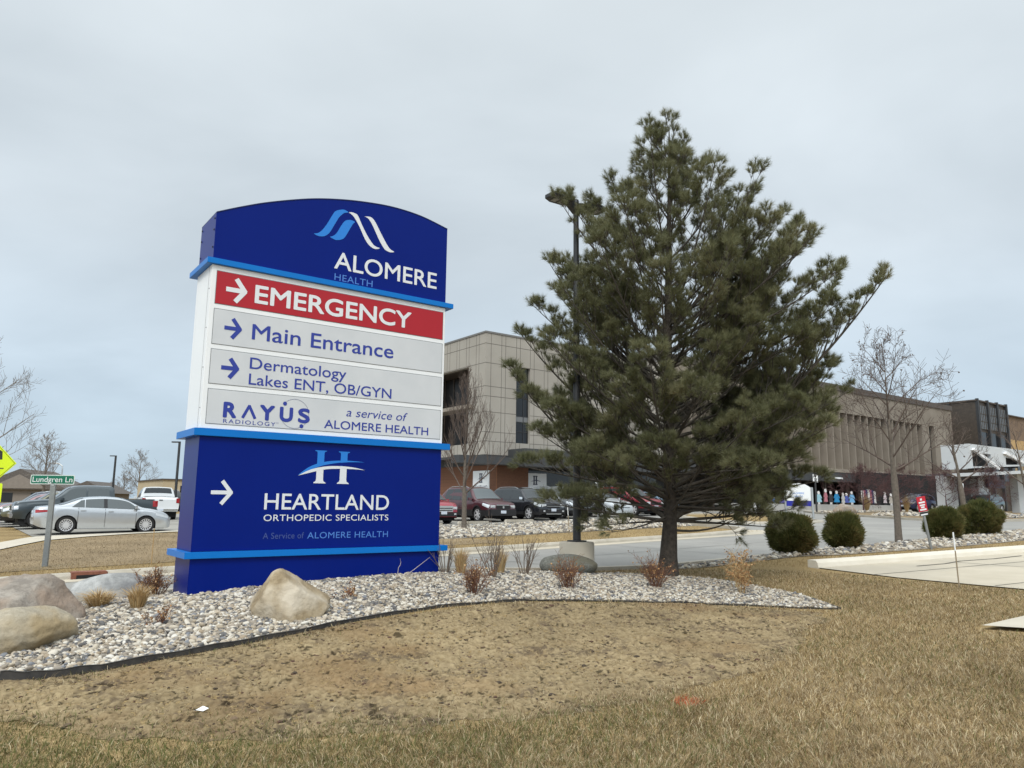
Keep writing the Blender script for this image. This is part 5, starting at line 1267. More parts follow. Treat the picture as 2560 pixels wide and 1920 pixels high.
letter('lettering', 'Main Entrance', .45, 3.2, 3.68, 3.98, -.008, mat('letter_dim', (.14, .15, .26), .5), s_)

# ================================================================== FAR LEFT BUILDINGS
M_tanwall = mat('tan_wall_far', (.44, .36, .235), .9, var=(.50, .42, .29), scale=.5)
x, y = -39.6, 84.0; u, v = x * CY + y * SY, -x * SY + y * CY
t = empty('flat_roofed_building', (*s2w(u + .6, v), 0), YAW, 'low beige flat roofed building with narrow windows partly hidden by the sign', 'building')
mb = MB(); mb.box(0, 24, 0, 14, .2, 3.72); mb.build('wall', M_tanwall, t)
mb = MB(); mb.box(-.15, 24.2, -.15, 14.2, 3.723, 3.86); mb.build('roof_edge', M_roofdk, t)
for x0, w_ in ((1.3, .16), (1.9, .2), (3.5, .16), (4.9, .16), (5.7, .2), (6.5, .2), (7.3, .2), (8.2, .2)):
    mb = MB(); mb.box(x0, x0 + w_, -.02, -.002, 1.5, 3.1); mb.build('window', M_wglass, t)
t = empty('gabled_house', (-47.6, 74, float(hgt(-47.6, 74))), R(12), 'brown grey house with shingled gable roofs behind the bare tree at left', 'house')
M_shing = mat('shingle', (.085, .075, .068), .95, var=(.13, .115, .105), scale=6)
M_side = mat('house_siding', (.20, .175, .15), .9, var=(.23, .2, .175), scale=4)
mb = MB(); mb.box(-4.6, 3.6, 0, 8, 0, 2.1); mb.box(3.6, 7.6, -.6, 6.5, 0, 1.9); mb.build('wall', M_side, t)
mb = MB(); mb.prism([(-5.0, 2.05), (-.6, 4.05), (3.9, 2.05)], -.5, 8.4); mb.prism([(3.4, 1.92), (5.6, 2.95), (8.0, 1.75)], -1.0, 6.9); mb.build('roof', M_shing, t)
mb = MB(); mb.prism([(-3.2, 2.14), (-.6, 3.5), (2.0, 2.14)], -.53, -.503); mb.build('gable', M_side, t)
mb = MB(); mb.box(4.2, 7.0, -.63, -.603, 0, 1.5); mb.build('garage_door', mat('garage_door', (.34, .30, .26), .8), t)
mb = MB(); mb.box(-2.6, -1.2, -.02, -.004, .8, 1.7); mb.box(.4, 1.6, -.02, -.004, .8, 1.7); mb.build('window', M_wglass, t)

# ================================================================== LAMP POSTS
LX, LY = 1.17, 13.33; LZ = float(hgt(LX, LY))
t = empty('lamp_post', (LX, LY, LZ), YAW, 'dark twin headed lamp post on a concrete base beside the pine', 'lamp post')
mb = MB(); mb.tube([(0, 0, -.2), (0, 0, .50), (0, 0, .53)], [.305, .305, .285], 28); mb.build('concrete_base', M_walk, t, smooth=True)
mb = MB(); mb.box(-.12, .12, -.12, .12, .53, .555); mb.build('base_plate', M_dkmet, t)
TOP = 7.20 - LZ
mb = MB(); mb.tube([(0, 0, .555), (0, 0, TOP)], [.072, .050], 10); mb.tube([(0, 0, TOP), (0, 0, TOP + .06)], [.056, .05], 10); mb.build('pole', M_dkmet, t, smooth=True)
for s in (-1, 1):
    mb = MB(); mb.hexa([(s * .05, -.04, TOP - .22), (s * .20, -.06, TOP - .08), (s * .20, .06, TOP - .08), (s * .05, .04, TOP - .22), (s * .05, -.05, TOP + .0), (s * .20, -.07, TOP + .02), (s * .20, .07, TOP + .02), (s * .05, .05, TOP + .0)]); mb.build('arm', M_dkmet, t)
    mb = MB(); a, b = s * .17, s * .66
    mb.prism([(a, -.17), (a, .17), (s * .50, .19), (b, .12), (b, -.12), (s * .50, -.19)], 0, 1)
    mb.v = [(p[0], p[2], TOP - .045 + .075 * p[1]) for p in mb.v]
    hd = mb.build('lamp_head', M_dkmet, t, bevel=.008)
    mb = MB()
    for k in (.28, .44): mb.box(min(s * k, s * (k + .10)), max(s * k, s * (k + .10)), -.10, .10, TOP - .058, TOP - .0455)
    mb.build('lens', mat('lamp_lens', (.30, .30, .29), .3) if s < 0 else bpy.data.materials['lamp_lens'], hd)
def shoebox(x, y, zt_, rz, label, r=.07, arm=.55):
    z = float(hgt(x, y)); t = empty('lot_lamp', (x, y, z), rz, label, 'lamp post', 'lot lamps far behind the cars')
    mb = MB(); mb.tube([(0, 0, 0), (0, 0, zt_ - z)], [r * 1.2, r], 8); mb.build('pole', M_dkmet, t, smooth=True)
    mb = MB(); mb.box(-arm - .35, -.02, -.12, .12, zt_ - z - .09, zt_ - z); mb.build('lamp_head', M_dkmet, t)
shoebox(-39.7, 75, 5.85, 0, 'thin dark lot lamp with a short arm behind the dark pickup', .10, .2)
shoebox(-24.5, 55, 5.80, 0, 'dark lot lamp with a short arm close beside the tall blue sign', .09, .2)
t = empty('street_light', (-54.0, 90, float(hgt(-54, 90))), 0, 'slender grey street light with a curved neck above the street name sign', 'street light')
mb = MB(); mb.tube([(0, 0, 0), (.1, 0, 4.3), (.05, 0, 4.9), (-.4, 0, 5.2), (-1.1, 0, 5.25)], [.10, .08, .07, .07, .06], 8); mb.build('pole', M_alum, t, smooth=True)
mb = MB(); mb.box(-1.7, -.95, -.13, .13, 5.18, 5.3); mb.build('lamp_head', M_alum, t, bevel=.02)

# ================================================================== STREET SIGNS
SXx, SYy = -10.27, 16.87; z = float(hgt(SXx, SYy))
t = empty('street_name_sign', (SXx, SYy, z), R(2), 'green street name sign with white lettering on a grey metal post', 'street sign')
mb = MB(); mb.box(-.055, .055, -.02, .0, -.1, 1.90 - z); mb.box(-.055, -.04, 0, .035, -.1, 1.90 - z); mb.box(.04, .055, 0, .035, -.1, 1.90 - z); mb.build('post', M_metal, t)
mb = MB(); mb.box(-.03, .03, -.03, .03, 1.86 - z, 1.93 - z); mb.build('bracket', M_alum, t)
def rrect(x0, x1, z0, z1, r, n=5):
    o = []
    for cx, cz, a0 in ((x1 - r, z1 - r, 0), (x0 + r, z1 - r, 90), (x0 + r, z0 + r, 180), (x1 - r, z0 + r, 270)):
        for i in range(n + 1): a = R(a0 + 90 * i / n); o.append((cx + r * math.cos(a), cz + r * math.sin(a)))
    return o
mb = MB(); mb.prism(rrect(-.50, .47, 1.895 - z, 2.105 - z, .03), -.028, -.022); pl = mb.build('plate', mat('sign_border', (.62, .68, .66), .4), t)
mb = MB(); mb.prism(rrect(-.482, .452, 1.912 - z, 2.088 - z, .025), -.030, -.0285); mb.build('green_field', mat('sign_green', (.004, .14, .085), .4), pl)
letter('lettering', 'Lundgren Ln', -.45, .425, 1.945 - z, 2.062 - z, -.032, M_ltw, pl, weight=.004)
t = empty('pedestrian_sign', (-10.49, 15.0, float(hgt(-10.49, 15))), R(4), 'yellow green diamond pedestrian crossing sign cut by the left edge of the photo', 'road sign')
zz = float(hgt(-10.49, 15)); cz = 2.27 - zz
M_fluo = mat('fluorescent_yellow', (.62, .78, .008), .45, var=(.60, .74, .008), scale=3)
mb = MB(); mb.box(-.035, .035, .0, .035, -.1, 2.8 - zz); mb.build('post', M_metal, t)
def dia(r): return [(0, cz - r), (r, cz), (0, cz + r), (-r, cz)]
mb = MB(); mb.prism(dia(.555), -.012, -.004); dm = mb.build('diamond', M_fluo, t)
mb = MB(); a, b = dia(.530), dia(.520)
for i in range(4): mb.add([(a[i][0], -.014, a[i][1]), (a[(i + 1) % 4][0], -.014, a[(i + 1) % 4][1]), (b[(i + 1) % 4][0], -.014, b[(i + 1) % 4][1]), (b[i][0], -.014, b[i][1])], [(0, 1, 2, 3)])
mb.build('border', M_black, dm)
mb = MB()
def bar2(p, q, w):
    d = Vector((q[0] - p[0], q[1] - p[1])).normalized(); nn = Vector((-d.y, d.x)) * w / 2
    mb.prism([(p[0] - nn.x, cz + p[1] - nn.y), (q[0] - nn.x, cz + q[1] - nn.y), (q[0] + nn.x, cz + q[1] + nn.y), (p[0] + nn.x, cz + p[1] + nn.y)], -.0155 - .0003 * len(mb.v) / 8, -.0125)
def bar3(p, q, w): bar2((p[0] * 1.35 + .02, p[1] * 1.25), (q[0] * 1.35 + .02, q[1] * 1.25), w * 1.3)
bar3((-.02, .02), (.0, .24), .12); bar3((.02, .22), (.16, .18), .045); bar3((.16, .19), (.17, .06), .04); bar3((.0, .20), (-.13, .08), .045); bar3((.02, .03), (.14, -.19), .06); bar3((-.03, .03), (-.13, -.18), .055)
ang_ = [R(30 * i) for i in range(12)]; mb.prism([(.03 + .055 * math.cos(a), cz + .315 + .055 * math.sin(a)) for a in ang_], -.016, -.0125)
for zl, xa, xb in ((-.10, -.42, -.16), (-.10, .16, .32), (-.26, -.26, .12)): bar2((xa, zl), (xb, zl), .016)
mb.build('walking_symbol', M_black, dm)
mb = MB(); mb.prism(rrect(-.33, .335, cz - .785, cz - .40, .03), -.012, -.004); pq = mb.build('arrow_plaque', M_fluo, t)
mb = MB(); mb.prism([(-.25, cz - .60), (-.02, cz - .50), (-.02, cz - .565), (.18, cz - .565), (.18, cz - .635), (-.02, cz - .635), (-.02, cz - .70)], -.0145, -.0125); mb.build('arrow', M_black, pq)
# red temporary sign, leaning
t = empty('leaning_sign', P(19.75, 8.98), YAW - R(34), 'red and white notice on a leaning metal post in front of the clipped shrubs', 'sign')
mb = MB(); mb.box(-.025, .025, -.02, .02, -.1, 1.34); post = mb.build('post', M_metal, t)
mb = MB(); mb.box(-.115, .115, -.030, -.022, .96, 1.33); pl = mb.build('notice', mat('sign_red', (.48, .012, .03), .45), t)
mb = MB()
for x0, x1, z0, z1 in ((-.03, .02, 1.235, 1.285), (-.08, .08, 1.165, 1.205), (-.07, .07, 1.10, 1.135), (-.045, .045, 1.045, 1.085), (-.085, .085, .985, 1.025)): mb.box(x0, x1, -.0335, -.0305, z0, z1)
mb.build('markings', M_ltw, pl)
mb = MB(); mb.box(-.105, .105, -.029, -.021, .85, .94); pb = mb.build('lower_plate', M_black, t)
mb = MB(); mb.box(-.09, .09, -.032, -.0295, .865, .90); mb.build('markings', M_ltw, pb)
t.rotation_euler = (R(3), R(-10.5), YAW - R(34))
# direction sign on the traffic island
t = site_empty('island_sign', 'white and blue directory sign with arched top on the traffic island', 'sign', 33.25, 21.85)
t.rotation_euler = (0, 0, YAW - R(70))
zi = hs(33.6, 21.7)
mb = MB(); mb.prism([(0, 1.86), (1.15, 1.86), (1.15, 2.50), (.9, 2.66), (.575, 2.72), (.25, 2.66), (0, 2.50)], -.03, .03); pn = mb.build('panel', M_white, t)
mb = MB(); mb.box(0, 1.15, -.031, .031, 1.60, 1.857); mb.build('blue_band', mat('band_blue', (.015, .02, .30), .4), pn)
letter('lettering', 'ALOMERE', .3, .85, 2.18, 2.27, -.034, M_lts, pn); letter('lettering', 'HEALTH', .38, .78, 2.05, 2.12, -.034, M_lts, pn)
for x in (-.06, 1.21):
    mb = MB(); mb.tube([(x, 0, zi - .1), (x, 0, 2.50)], .055, 10); mb.build('post', M_alum, t, smooth=True)
mb = MB(); mb.box(-.1, 1.25, -.02, .02, 2.47, 2.51); mb.build('crossbar', M_alum, t)
def post_sign(u, v, zt_, w_, h_, m_, label, pm=M_dkmet, r=.035, cat='sign', marks=None, rz=None, name='post_sign'):
    p = P(u, v); t = empty(name, p, YAW - R(35) if rz is None else rz, label, cat)
    mb = MB(); mb.tube([(0, 0, -.1), (0, 0, zt_ - p.z)], r, 8); mb.build('post', pm, t, smooth=True)
    mb = MB(); mb.box(-w_ / 2, w_ / 2, -.06, -.04, zt_ - p.z - h_, zt_ - p.z); pl = mb.build('plate', m_, t)
    if marks:
        mb = MB()
        for a in marks: mb.box(a[0] * w_, a[1] * w_, -.066, -.061, zt_ - p.z - h_ + a[2] * h_, zt_ - p.z - h_ + a[3] * h_)
        mb.build('markings', marks[0][4], pl)
    return t
post_sign(49.4, 30.1, 3.86, .36, .55, M_white, 'white notice on a black post before the row of little figures', marks=[(-.2, .2, .62, .82, M_dkmet), (-.32, .32, .40, .48), (-.3, .3, .26, .33), (-.25, .25, .12, .18)], r=.07)
post_sign(44.1, 31.6, 4.05, .50, .46, M_white, 'small red and white notice glimpsed through the right side of the pine', marks=[(-.42, .42, .10, .55, M_red), (-.4, .4, .70, .78)], r=.04)
post_sign(58.5, 24.2, 3.35, .28, .70, M_white, 'narrow white notice on a grey post beside the white entrance canopy', pm=M_metal, marks=[(-.25, .25, .60, .82, M_metal), (-.3, .3, .2, .3)])
post_sign(27.0, 28.8, 2.95, .26, .42, M_white, 'small white parking notice behind the lamp post', pm=M_metal, marks=[(-.2, .2, .2, .5, M_metal)])
t = empty('white_bollard', P(37.85, 27.0), 0, 'white capped bollard glimpsed under the right side of the pine', 'bollard')
mb = MB(); mb.tube([(0, 0, -.1), (0, 0, .80)], .09, 12); mb.build('post', M_white, t, smooth=True); mb = MB(); mb.tube([(0, 0, .80), (0, 0, .88), (0, 0, .93)], [.1, .1, .05], 12); mb.build('cap', M_black, t, smooth=True)
def stake(u, v, h_, label, m1, m2, r=.012, lx=0.0):
    t = empty('marker_stake', P(u, v), 0, label, 'stake', 'thin marker stakes along the kerbs')
    mb = MB(); mb.tube([(0, 0, -.05), (lx * .6, 0, h_ * .66)], r, 6); mb.build('shaft', m1, t)
    mb = MB(); mb.tube([(lx * .6, 0, h_ * .66), (lx, 0, h_)], r * 1.1, 6); mb.build('marker', m2, t)
M_wood = mat('stake_wood', (.30, .24, .16), .8)
stake(13.05, 5.55, .86, 'thin stake with a white top at the lawn edge of the driveway', M_wood, M_white, .010, -.03)
stake(3.75, 18.6, .80, 'thin yellowish stake standing in the verge close to the left side of the blue sign', M_tan, M_tan, .008)
stake(17.9, 20.6, 1.02, 'thin pale stake in front of the maroon vehicle', M_wood, M_white, .012, -.06)
stake(40.0, 19.9, .8, 'thin white stake on the far kerb left of the bare street tree', M_white, M_white, .022)
# ---- the row of painted cut-out figures on the raised walk
FIG = [(54.0, (.05, .06, .25), .9), (56.6, (.03, .16, .50), .55), (57.6, (.16, .14, .42), .6), (59.4, (.04, .11, .28), 1.35), (61.9, (.30, .32, .36), 1.3), (63.3, (.30, .50, .58), 1.2), (64.45, (.42, .16, .19), 1.45), (65.3, (.03, .03, .035), 1.25), (66.3, (.02, .22, .46), 1.3), (67.4, (.45, .44, .43), 1.15), (68.0, (.07, .10, .34), 1.1), (68.95, (.16, .38, .62), 1.3), (75.2, (.58, .50, .52), 1.35), (76.4, (.42, .38, .33), 1.2), (77.6, (.36, .36, .34), 1.35), (80.6, (.50, .47, .36), 1.1), (82.0, (.24, .12, .10), 1.2), (83.4, (.42, .42, .42), 1.25)]
LABF = ['small figure in a dark blue coat, leftmost of the row glimpsed through the pine', 'low figure in a bright blue skirt glimpsed through the pine', 'low figure in a violet skirt glimpsed through the pine', 'taller blue figure glimpsed through the pine left of the island sign', 'grey figure glimpsed through the pine left of the island sign', 'pale turquoise figure right beside the island sign post', 'little figure in a dusty pink dress right of the island sign', 'little figure in black clothes behind the black sign post', 'little figure in a strong blue dress right of the black sign post', 'thin white figure between the blue dressed ones', 'little figure with a round white collar over a dark blue dress', 'little figure in a light blue dress before the dark doorway', 'white and pink figure behind the dry grass clumps', 'beige figure behind the dry grass clumps', 'grey green figure behind the dry grass clumps', 'pale yellow figure left of the bare street tree', 'brown figure left of the bare street tree', 'slim grey figure nearest the bare street tree']
M_fw = mat('figure_white', (.72, .70, .68), .7)
for k, (u, c, h_) in enumerate(FIG):
    x, y = s2w(u, 38.3); t = empty('cutout_figure', (x, y, 1.79), YAW - R(15), LABF[k], 'figure', 'little cut-out figures along the raised walk')
    w_ = .20 + .06 * (k % 3)
    m_ = mat('figure_cloth', c, .8)
    mb = MB(); mb.prism([(-w_ * 1.1, h_ * .16), (w_ * 1.1, h_ * .16), (w_ * .45, h_ * .56), (w_ * .95, h_ * .42), (w_ * 1.1, h_ * .48), (w_ * .55, h_ * .74), (-w_ * .55, h_ * .74), (-w_ * 1.1, h_ * .48), (-w_ * .95, h_ * .42), (-w_ * .45, h_ * .56)], -.03, .03); mb.build('dress', m_, t)
    mb = MB(); mb.prism([(.13 * math.cos(a), h_ * .86 + h_ * .125 * math.sin(a)) for a in [R(30 * i) for i in range(12)]], -.03, .03); mb.build('head', M_fw, t)
    mb = MB(); mb.box(-.11, -.03, -.025, .025, 0, h_ * .158); mb.box(.03, .11, -.025, .025, 0, h_ * .158); mb.build('legs', M_fw if k % 2 else M_dkmet, t)
# striped bunting cloth between the figures
t = site_empty('striped_banner', 'red and white striped cloth hanging between the little figures', 'banner', 70.6, 38.2)
for k in range(7):
    mb = MB(); mb.hexa([(k * .38, -.02, 1.95), (k * .38 + .38, -.02, 1.95), (k * .38 + .38, .02, 1.95), (k * .38, .02, 1.95), (k * .38 - .1, -.02, 3.3 - .05 * abs(3 - k)), (k * .38 + .28, -.02, 3.3 - .05 * abs(3 - k)), (k * .38 + .28, .02, 3.3 - .05 * abs(3 - k)), (k * .38 - .1, .02, 3.3 - .05 * abs(3 - k))])
    mb.build('stripe', (M_fw, mat('cloth_plum', (.28, .08, .12), .8), mat('cloth_navy', (.03, .03, .12), .8))[k % 3], t)
for (u, v, h_, w_, sd, lab) in ((62.8, 33.6, 1.7, .5, 61, 'tall straw coloured grass clump before the little figures, the left one'), (65.6, 31.6, 1.5, .4, 62, 'straw coloured grass clump before the little figures, the right one'), (57.8, 19.4, 1.3, .4, 63, 'straw coloured grass clump beside the dark vehicle at right'), (60.2, 18.6, 1.4, .45, 64, 'straw coloured grass clump at the far right edge')):
    tf = tuft(u, v, h_, w_, sd, 500, lab); tf.scale = (1.6, 1.6, 1.0)
for (u, v, s, sd, lab) in ((51.8, 29.4, 1.15, 71, 'large pinkish grey boulder on the verge behind the black post'), (58.5, 20.3, .5, 72, 'white boulder beside the dark vehicle at right'), (54.6, 21.6, .45, 73, 'pale boulder between the shrubs and the white canopy'), (56.4, 19.2, .5, 74, 'pale boulder low at the far right edge')):
    boulder('boulder', u, v, s, s * .6, s * .55, YAW, sd, M_rk_pale if sd > 71 else M_rk_grey, lab)

# ================================================================== VEHICLES
def interp(pts, x): return float(np.interp(x, [p[0] for p in pts], [p[1] for p in pts]))
def crv(pts, n=8):
    """smooth profile through points given in x order"""
    q = smooth_line(pts, n); o = [q[0]]
    for p in q[1:]:
        if p[0] > o[-1][0] + 1e-4: o.append(p)
    return o
def make_car(name, label, cat, u, v, heading, S, paint, group=None, lower=None, glass=None, dz=0.02):
    """S: L, W, top profile, belt profile, wheels ... x runs forward from the middle, z up from the ground"""
    L, W = S['L'], S['W']; hl = L / 2
    top, belt = crv(S['top']), crv(S['belt']); plan = crv(S.get('plan', [(-hl, .80), (-hl + .12, .90), (-hl + .5, .975), (-hl + 1.2, 1.0), (0, 1.0), (hl - 1.2, 1.0), (hl - .5, .965), (hl - .15, .87), (hl, .72)]))
    bot = S.get('bottom', [(-hl, .34), (-hl + .25, .24), (-hl + .6, .20), (hl - .7, .19), (hl - .2, .20), (hl, .26)])
    xf, xr, wr = S['xf'], S['xr'], S['wr']; ar = wr * 1.13; lean = S.get('lean', .42); crown = S.get('crown', .05)
    def zb(x):
        z = interp(bot, x)
        for xc in (xf, xr):
            dx = abs(x - xc)
            if dx < ar: z = max(z, wr + math.sqrt(ar * ar - dx * dx))
        return z
    def hw(x): return W / 2 * interp(plan, x)
    def zt_(x): return interp(top, x)
    def ze(x): return max(interp(belt, x) + .012, zt_(x) - crown)      # roof edge
    def zbelt(x): return min(interp(belt, x), zt_(x) - .015)
    def side_y(x, z):
        b0, b1 = interp(bot, x), zbelt(x)
        if z <= b1:
            t_ = (z - b0) / max(b1 - b0, .05); return hw(x) * (1 - .16 * (t_ - .58) ** 2 - (.03 if t_ > .97 else 0))
        yb = hw(x) * (1 - .16 * .42 ** 2 - .03); return yb - lean * (z - b1) * (.85 + .5 * (z - b1))
    xs = set(np.linspace(-hl, hl, 56).tolist())
    for xc in (xf, xr):
        for a in np.linspace(0, math.pi, 13): xs.add(xc + ar * math.cos(a))
        xs.add(xc - ar - .004); xs.add(xc + ar + .004)
    for e in S.get('breaks', []): xs.add(e)
    xs = sorted(xs); xs = [x for i, x in enumerate(xs) if i == 0 or x - xs[i - 1] > .002]
    K1, K2, K3 = 9, 6, 4
    V, F, mi = [], [], []
    for x in xs:
        z0, z1, z2 = zb(x), zbelt(x), ze(x); z0 = min(z0, z1 - .02)
        row = []
        for k in range(K1): z = z0 + (z1 - z0) * k / (K1 - 1); row.append((x, side_y(x, z), z))
        for k in range(1, K2):
            f = k / (K2 - 1); z = z1 + (z2 - z1) * f; y = side_y(x, z) - (.05 * min(1, (z2 - z1) * 3) if k == K2 - 1 else 0); row.append((x, max(.05, y), z))
        ye = row[-1][1]; zc = zt_(x)
        for k in range(1, K3 + 1): f = 1 - k / K3; row.append((x, ye * f, z2 + (zc - z2) * (1 - f ** 2.2)))
        full = row + [(a, -b, c) for a, b, c in row[-2::-1]]
        V.append(full)
    nr = len(V[0]); flat = [p for r_ in V for p in r_]
    for i in range(len(V) - 1):
        for j in range(nr - 1): F.append((i * nr + j, (i + 1) * nr + j, (i + 1) * nr + j + 1, i * nr + j + 1))
    F.append(tuple(range(nr))); F.append(tuple(range((len(V) - 1) * nr + nr - 1, (len(V) - 1) * nr - 1, -1)))
    p = P(u, v, dz); t = empty(name, p, heading, label, cat, group)
    mb = MB(); mb.add(flat, F); body = mb.build('body', paint, t, smooth=True)
    gl = glass or M_glass
    # ---- glass
    def side_pane(x0, x1, lo=.035, hi=.075, nm='side_window', slant0=0.0, slant1=0.0):
        for s in (1, -1):
            n_ = 12; vs_, fs_ = [], []
            for i in range(n_ + 1):
                for j, w in ((0, 0), (1, 1)):
                    xx0, xx1 = x0 + slant0 * w, x1 - slant1 * w; x = xx0 + (xx1 - xx0) * i / n_
                    zl = zbelt(x) + lo; zh = max(zl + .012, ze(x) - hi); z = zl if j == 0 else zh
                    vs_.append((x, s * (side_y(x, z) + .010), z))
            for i in range(n_): fs_.append((2 * i, 2 * i + 2, 2 * i + 3, 2 * i + 1))
            mb = MB(); mb.add(vs_, fs_); o = mb.build(nm, M_black if nm == 'door_pillar' else gl, t, smooth=True)
    def top_pane(x0, x1, nm, fr=.90, inset=.0):
        n_, m_ = 8, 8; vs_, fs_ = [], []
        for i in range(n_ + 1):
            x = x0 + (x1 - x0) * i / n_; z2, zc = ze(x), zt_(x); ye = max(.05, side_y(x, z2) - .05 * min(1, (z2 - zbelt(x)) * 3)) * fr
            for j in range(m_ + 1):
                f = -1 + 2 * j / m_; vs_.append((x, ye * f, z2 + (zc - z2) * (1 - abs(f * fr) ** 2.2) + .012))
        for i in range(n_):
            for j in range(m_): fs_.append((i * (m_ + 1) + j, (i + 1) * (m_ + 1) + j, (i + 1) * (m_ + 1) + j + 1, i * (m_ + 1) + j + 1))
        mb = MB(); mb.add(vs_, fs_); mb.build(nm, gl if nm != 'windscreen' else S.get('wglass', gl), t, smooth=True)
    for a in S['side']: side_pane(*a)
    top_pane(*S['wind'], 'windscreen'); 
    if S.get('rear'): top_pane(*S['rear'], 'rear_window')
    # ---- doors: shut lines and handles
    mb = MB()
    for x in S.get('seams', []):
        for s in (1, -1):
            pts = [(x, interp(bot, x) + .05 + (zbelt(x) - interp(bot, x) - .05) * k / 6) for k in range(7)]
            for (xa, za), (xb_, zb2) in zip(pts[:-1], pts[1:]):
                ya, yb = side_y(xa, za) + .004, side_y(xb_, zb2) + .004
                mb.add([(xa - .007, s * ya, za), (xa + .007, s * ya, za), (xb_ + .007, s * yb, zb2), (xb_ - .007, s * yb, zb2)], [(0, 1, 2, 3)])
    if S.get('seams'): mb.build('door_seam', M_black, body)
    for x in S.get('handles', []):
        for s in (1, -1):
            z = zbelt(x) - .10; y = side_y(x, z); mb = MB(); mb.box(x - .10, x + .10, min(s * (y - .01), s * (y + .03)), max(s * (y - .01), s * (y + .03)), z - .015, z + .018); mb.build('door_handle', S.get('handle_m', paint), t, bevel=.006)
    # ---- lower cladding strip
    if lower is not None:
        hb = S.get('clad', .16)
        for s in (1, -1):
            vs_, fs_, cnt = [], [], 0
            for i, x in enumerate(xs):
                z0 = zb(x); z1 = min(max(interp(bot, x) + hb, z0 + S.get('arch_w', .055)), zbelt(x) - .03)
                vs_ += [(x, s * (side_y(x, z0) + .012), z0 - .004), (x, s * (side_y(x, z1) + .012), z1)]
            for i in range(len(xs) - 1): fs_.append((2 * i, 2 * i + 2, 2 * i + 3, 2 * i + 1))
            mb = MB(); mb.add(vs_, fs_); mb.build('cladding', lower, t, smooth=True)
    # ---- under body and wheels
    mb = MB(); mb.box(-hl + .25, hl - .25, -W / 2 + .16, W / 2 - .16, .17, .42)
    for xc in (xf, xr): mb.box(xc - ar - .02, xc + ar + .02, -W / 2 + .09, W / 2 - .09, .24, wr * 2 + .10)
    mb.build('underbody', M_dark, t)
    ww = S.get('ww', .22)
    for xc in (xf, xr):
        for s in (1, -1):
            y0 = s * (W / 2 - .03); y1 = s * (W / 2 - .03 - ww); n_ = 32
            mb = MB(); ys = [y1, y1, y0 - s * .03, y0, y0 - s * .004]; rs = [wr * .7, wr * .97, wr, wr * .95, wr * .70]
            vs_ = [(xc + r_ * math.cos(2 * math.pi * i / n_), y_, wr + r_ * math.sin(2 * math.pi * i / n_)) for y_, r_ in zip(ys, rs) for i in range(n_)]
            fs_ = [(a * n_ + i, a * n_ + (i + 1) % n_, (a + 1) * n_ + (i + 1) % n_, (a + 1) * n_ + i) for a in range(4) for i in range(n_)]
            mb.add(vs_, fs_); wh = mb.build('wheel', M_tyre, t, smooth=True)
            rr = wr * .70; mb = MB(); vs_ = []; fs_ = []
            # rim: lip, spokes, hub over a dark barrel
            for k, (r_, yy) in enumerate(((rr, y0 - s * .006), (rr * .91, y0 - s * .012))): vs_ += [(xc + r_ * math.cos(2 * math.pi * i / n_), yy, wr + r_ * math.sin(2 * math.pi * i / n_)) for i in range(n_)]
            fs_ = [(i, (i + 1) % n_, n_ + (i + 1) % n_, n_ + i) for i in range(n_)]; mb.add(vs_, fs_)
            ns = S.get('spokes', 5); sw = S.get('spoke_w', .055)
            for k in range(ns):
                a = 2 * math.pi * k / ns + .2; da = Vector((math.cos(a), math.sin(a))); nn = Vector((-da.y, da.x))
                q = [da * (rr * .12) - nn * sw * .6, da * (rr * .93) - nn * sw * .42, da * (rr * .93) + nn * sw * .42, da * (rr * .12) + nn * sw * .6]
                mb.add([(xc + e.x, y0 - s * .016 - s * .0001 * k, wr + e.y) for e in q] + [(xc + e.x, y0 - s * .05, wr + e.y) for e in q], [(0, 1, 2, 3), (0, 4, 5, 1), (1, 5, 6, 2), (2, 6, 7, 3), (3, 7, 4, 0)])
            mb.tube([(xc, y0 - s * .05, wr), (xc, y0 - s * .008, wr)], rr * .17, 12); mb.build('rim', M_rim, wh)
            mb = MB(); mb.add([(xc + rr * .98 * math.cos(2 * math.pi * i / n_), y0 - s * .055, wr + rr * .98 * math.sin(2 * math.pi * i / n_)) for i in range(n_)], [tuple(range(n_))]); mb.build('brake_disc', M_dkmet, wh)
    # ---- patches that lie on the body (lamps), given as (name, material, x0, x1, z0, z1, z0b, z1b)
    for nm, m_, x0, x1, za0, za1, zb0, zb1 in S.get('patch', []):
        for s in (1, -1):
            n_ = 8; vs_, fs_ = [], []
            for i in range(n_ + 1):
                f = i / n_; x = x0 + (x1 - x0) * f
                for k in range(4):
                    lo, hi = za0 + (zb0 - za0) * f, za1 + (zb1 - za1) * f; z = lo + (hi - lo) * k / 3; z = min(z, zbelt(x) + .2)
                    vs_.append((x, s * (side_y(x, z) + .012), z))
            for i in range(n_):
                for k in range(3): fs_.append((i * 4 + k, i * 4 + 4 + k, i * 4 + 5 + k, i * 4 + 1 + k))
            mb = MB(); mb.add(vs_, fs_); mb.build(nm, m_, t, smooth=True)
    # ---- pieces on the front and rear faces: (name, material, x, y0, y1, z0, z1, depth, mirrored)
    for nm, m_, x, y0, y1, z0, z1, d_, mir in S.get('face', []):
        for s in ((1, -1) if mir else (1,)):
            mb = MB(); mb.box(x - d_, x + d_, min(s * y0, s * y1), max(s * y0, s * y1), z0, z1); mb.build(nm, m_, t, bevel=min(.02, d_ * .4))
    # ---- mirrors
    mx = S.get('mirror')
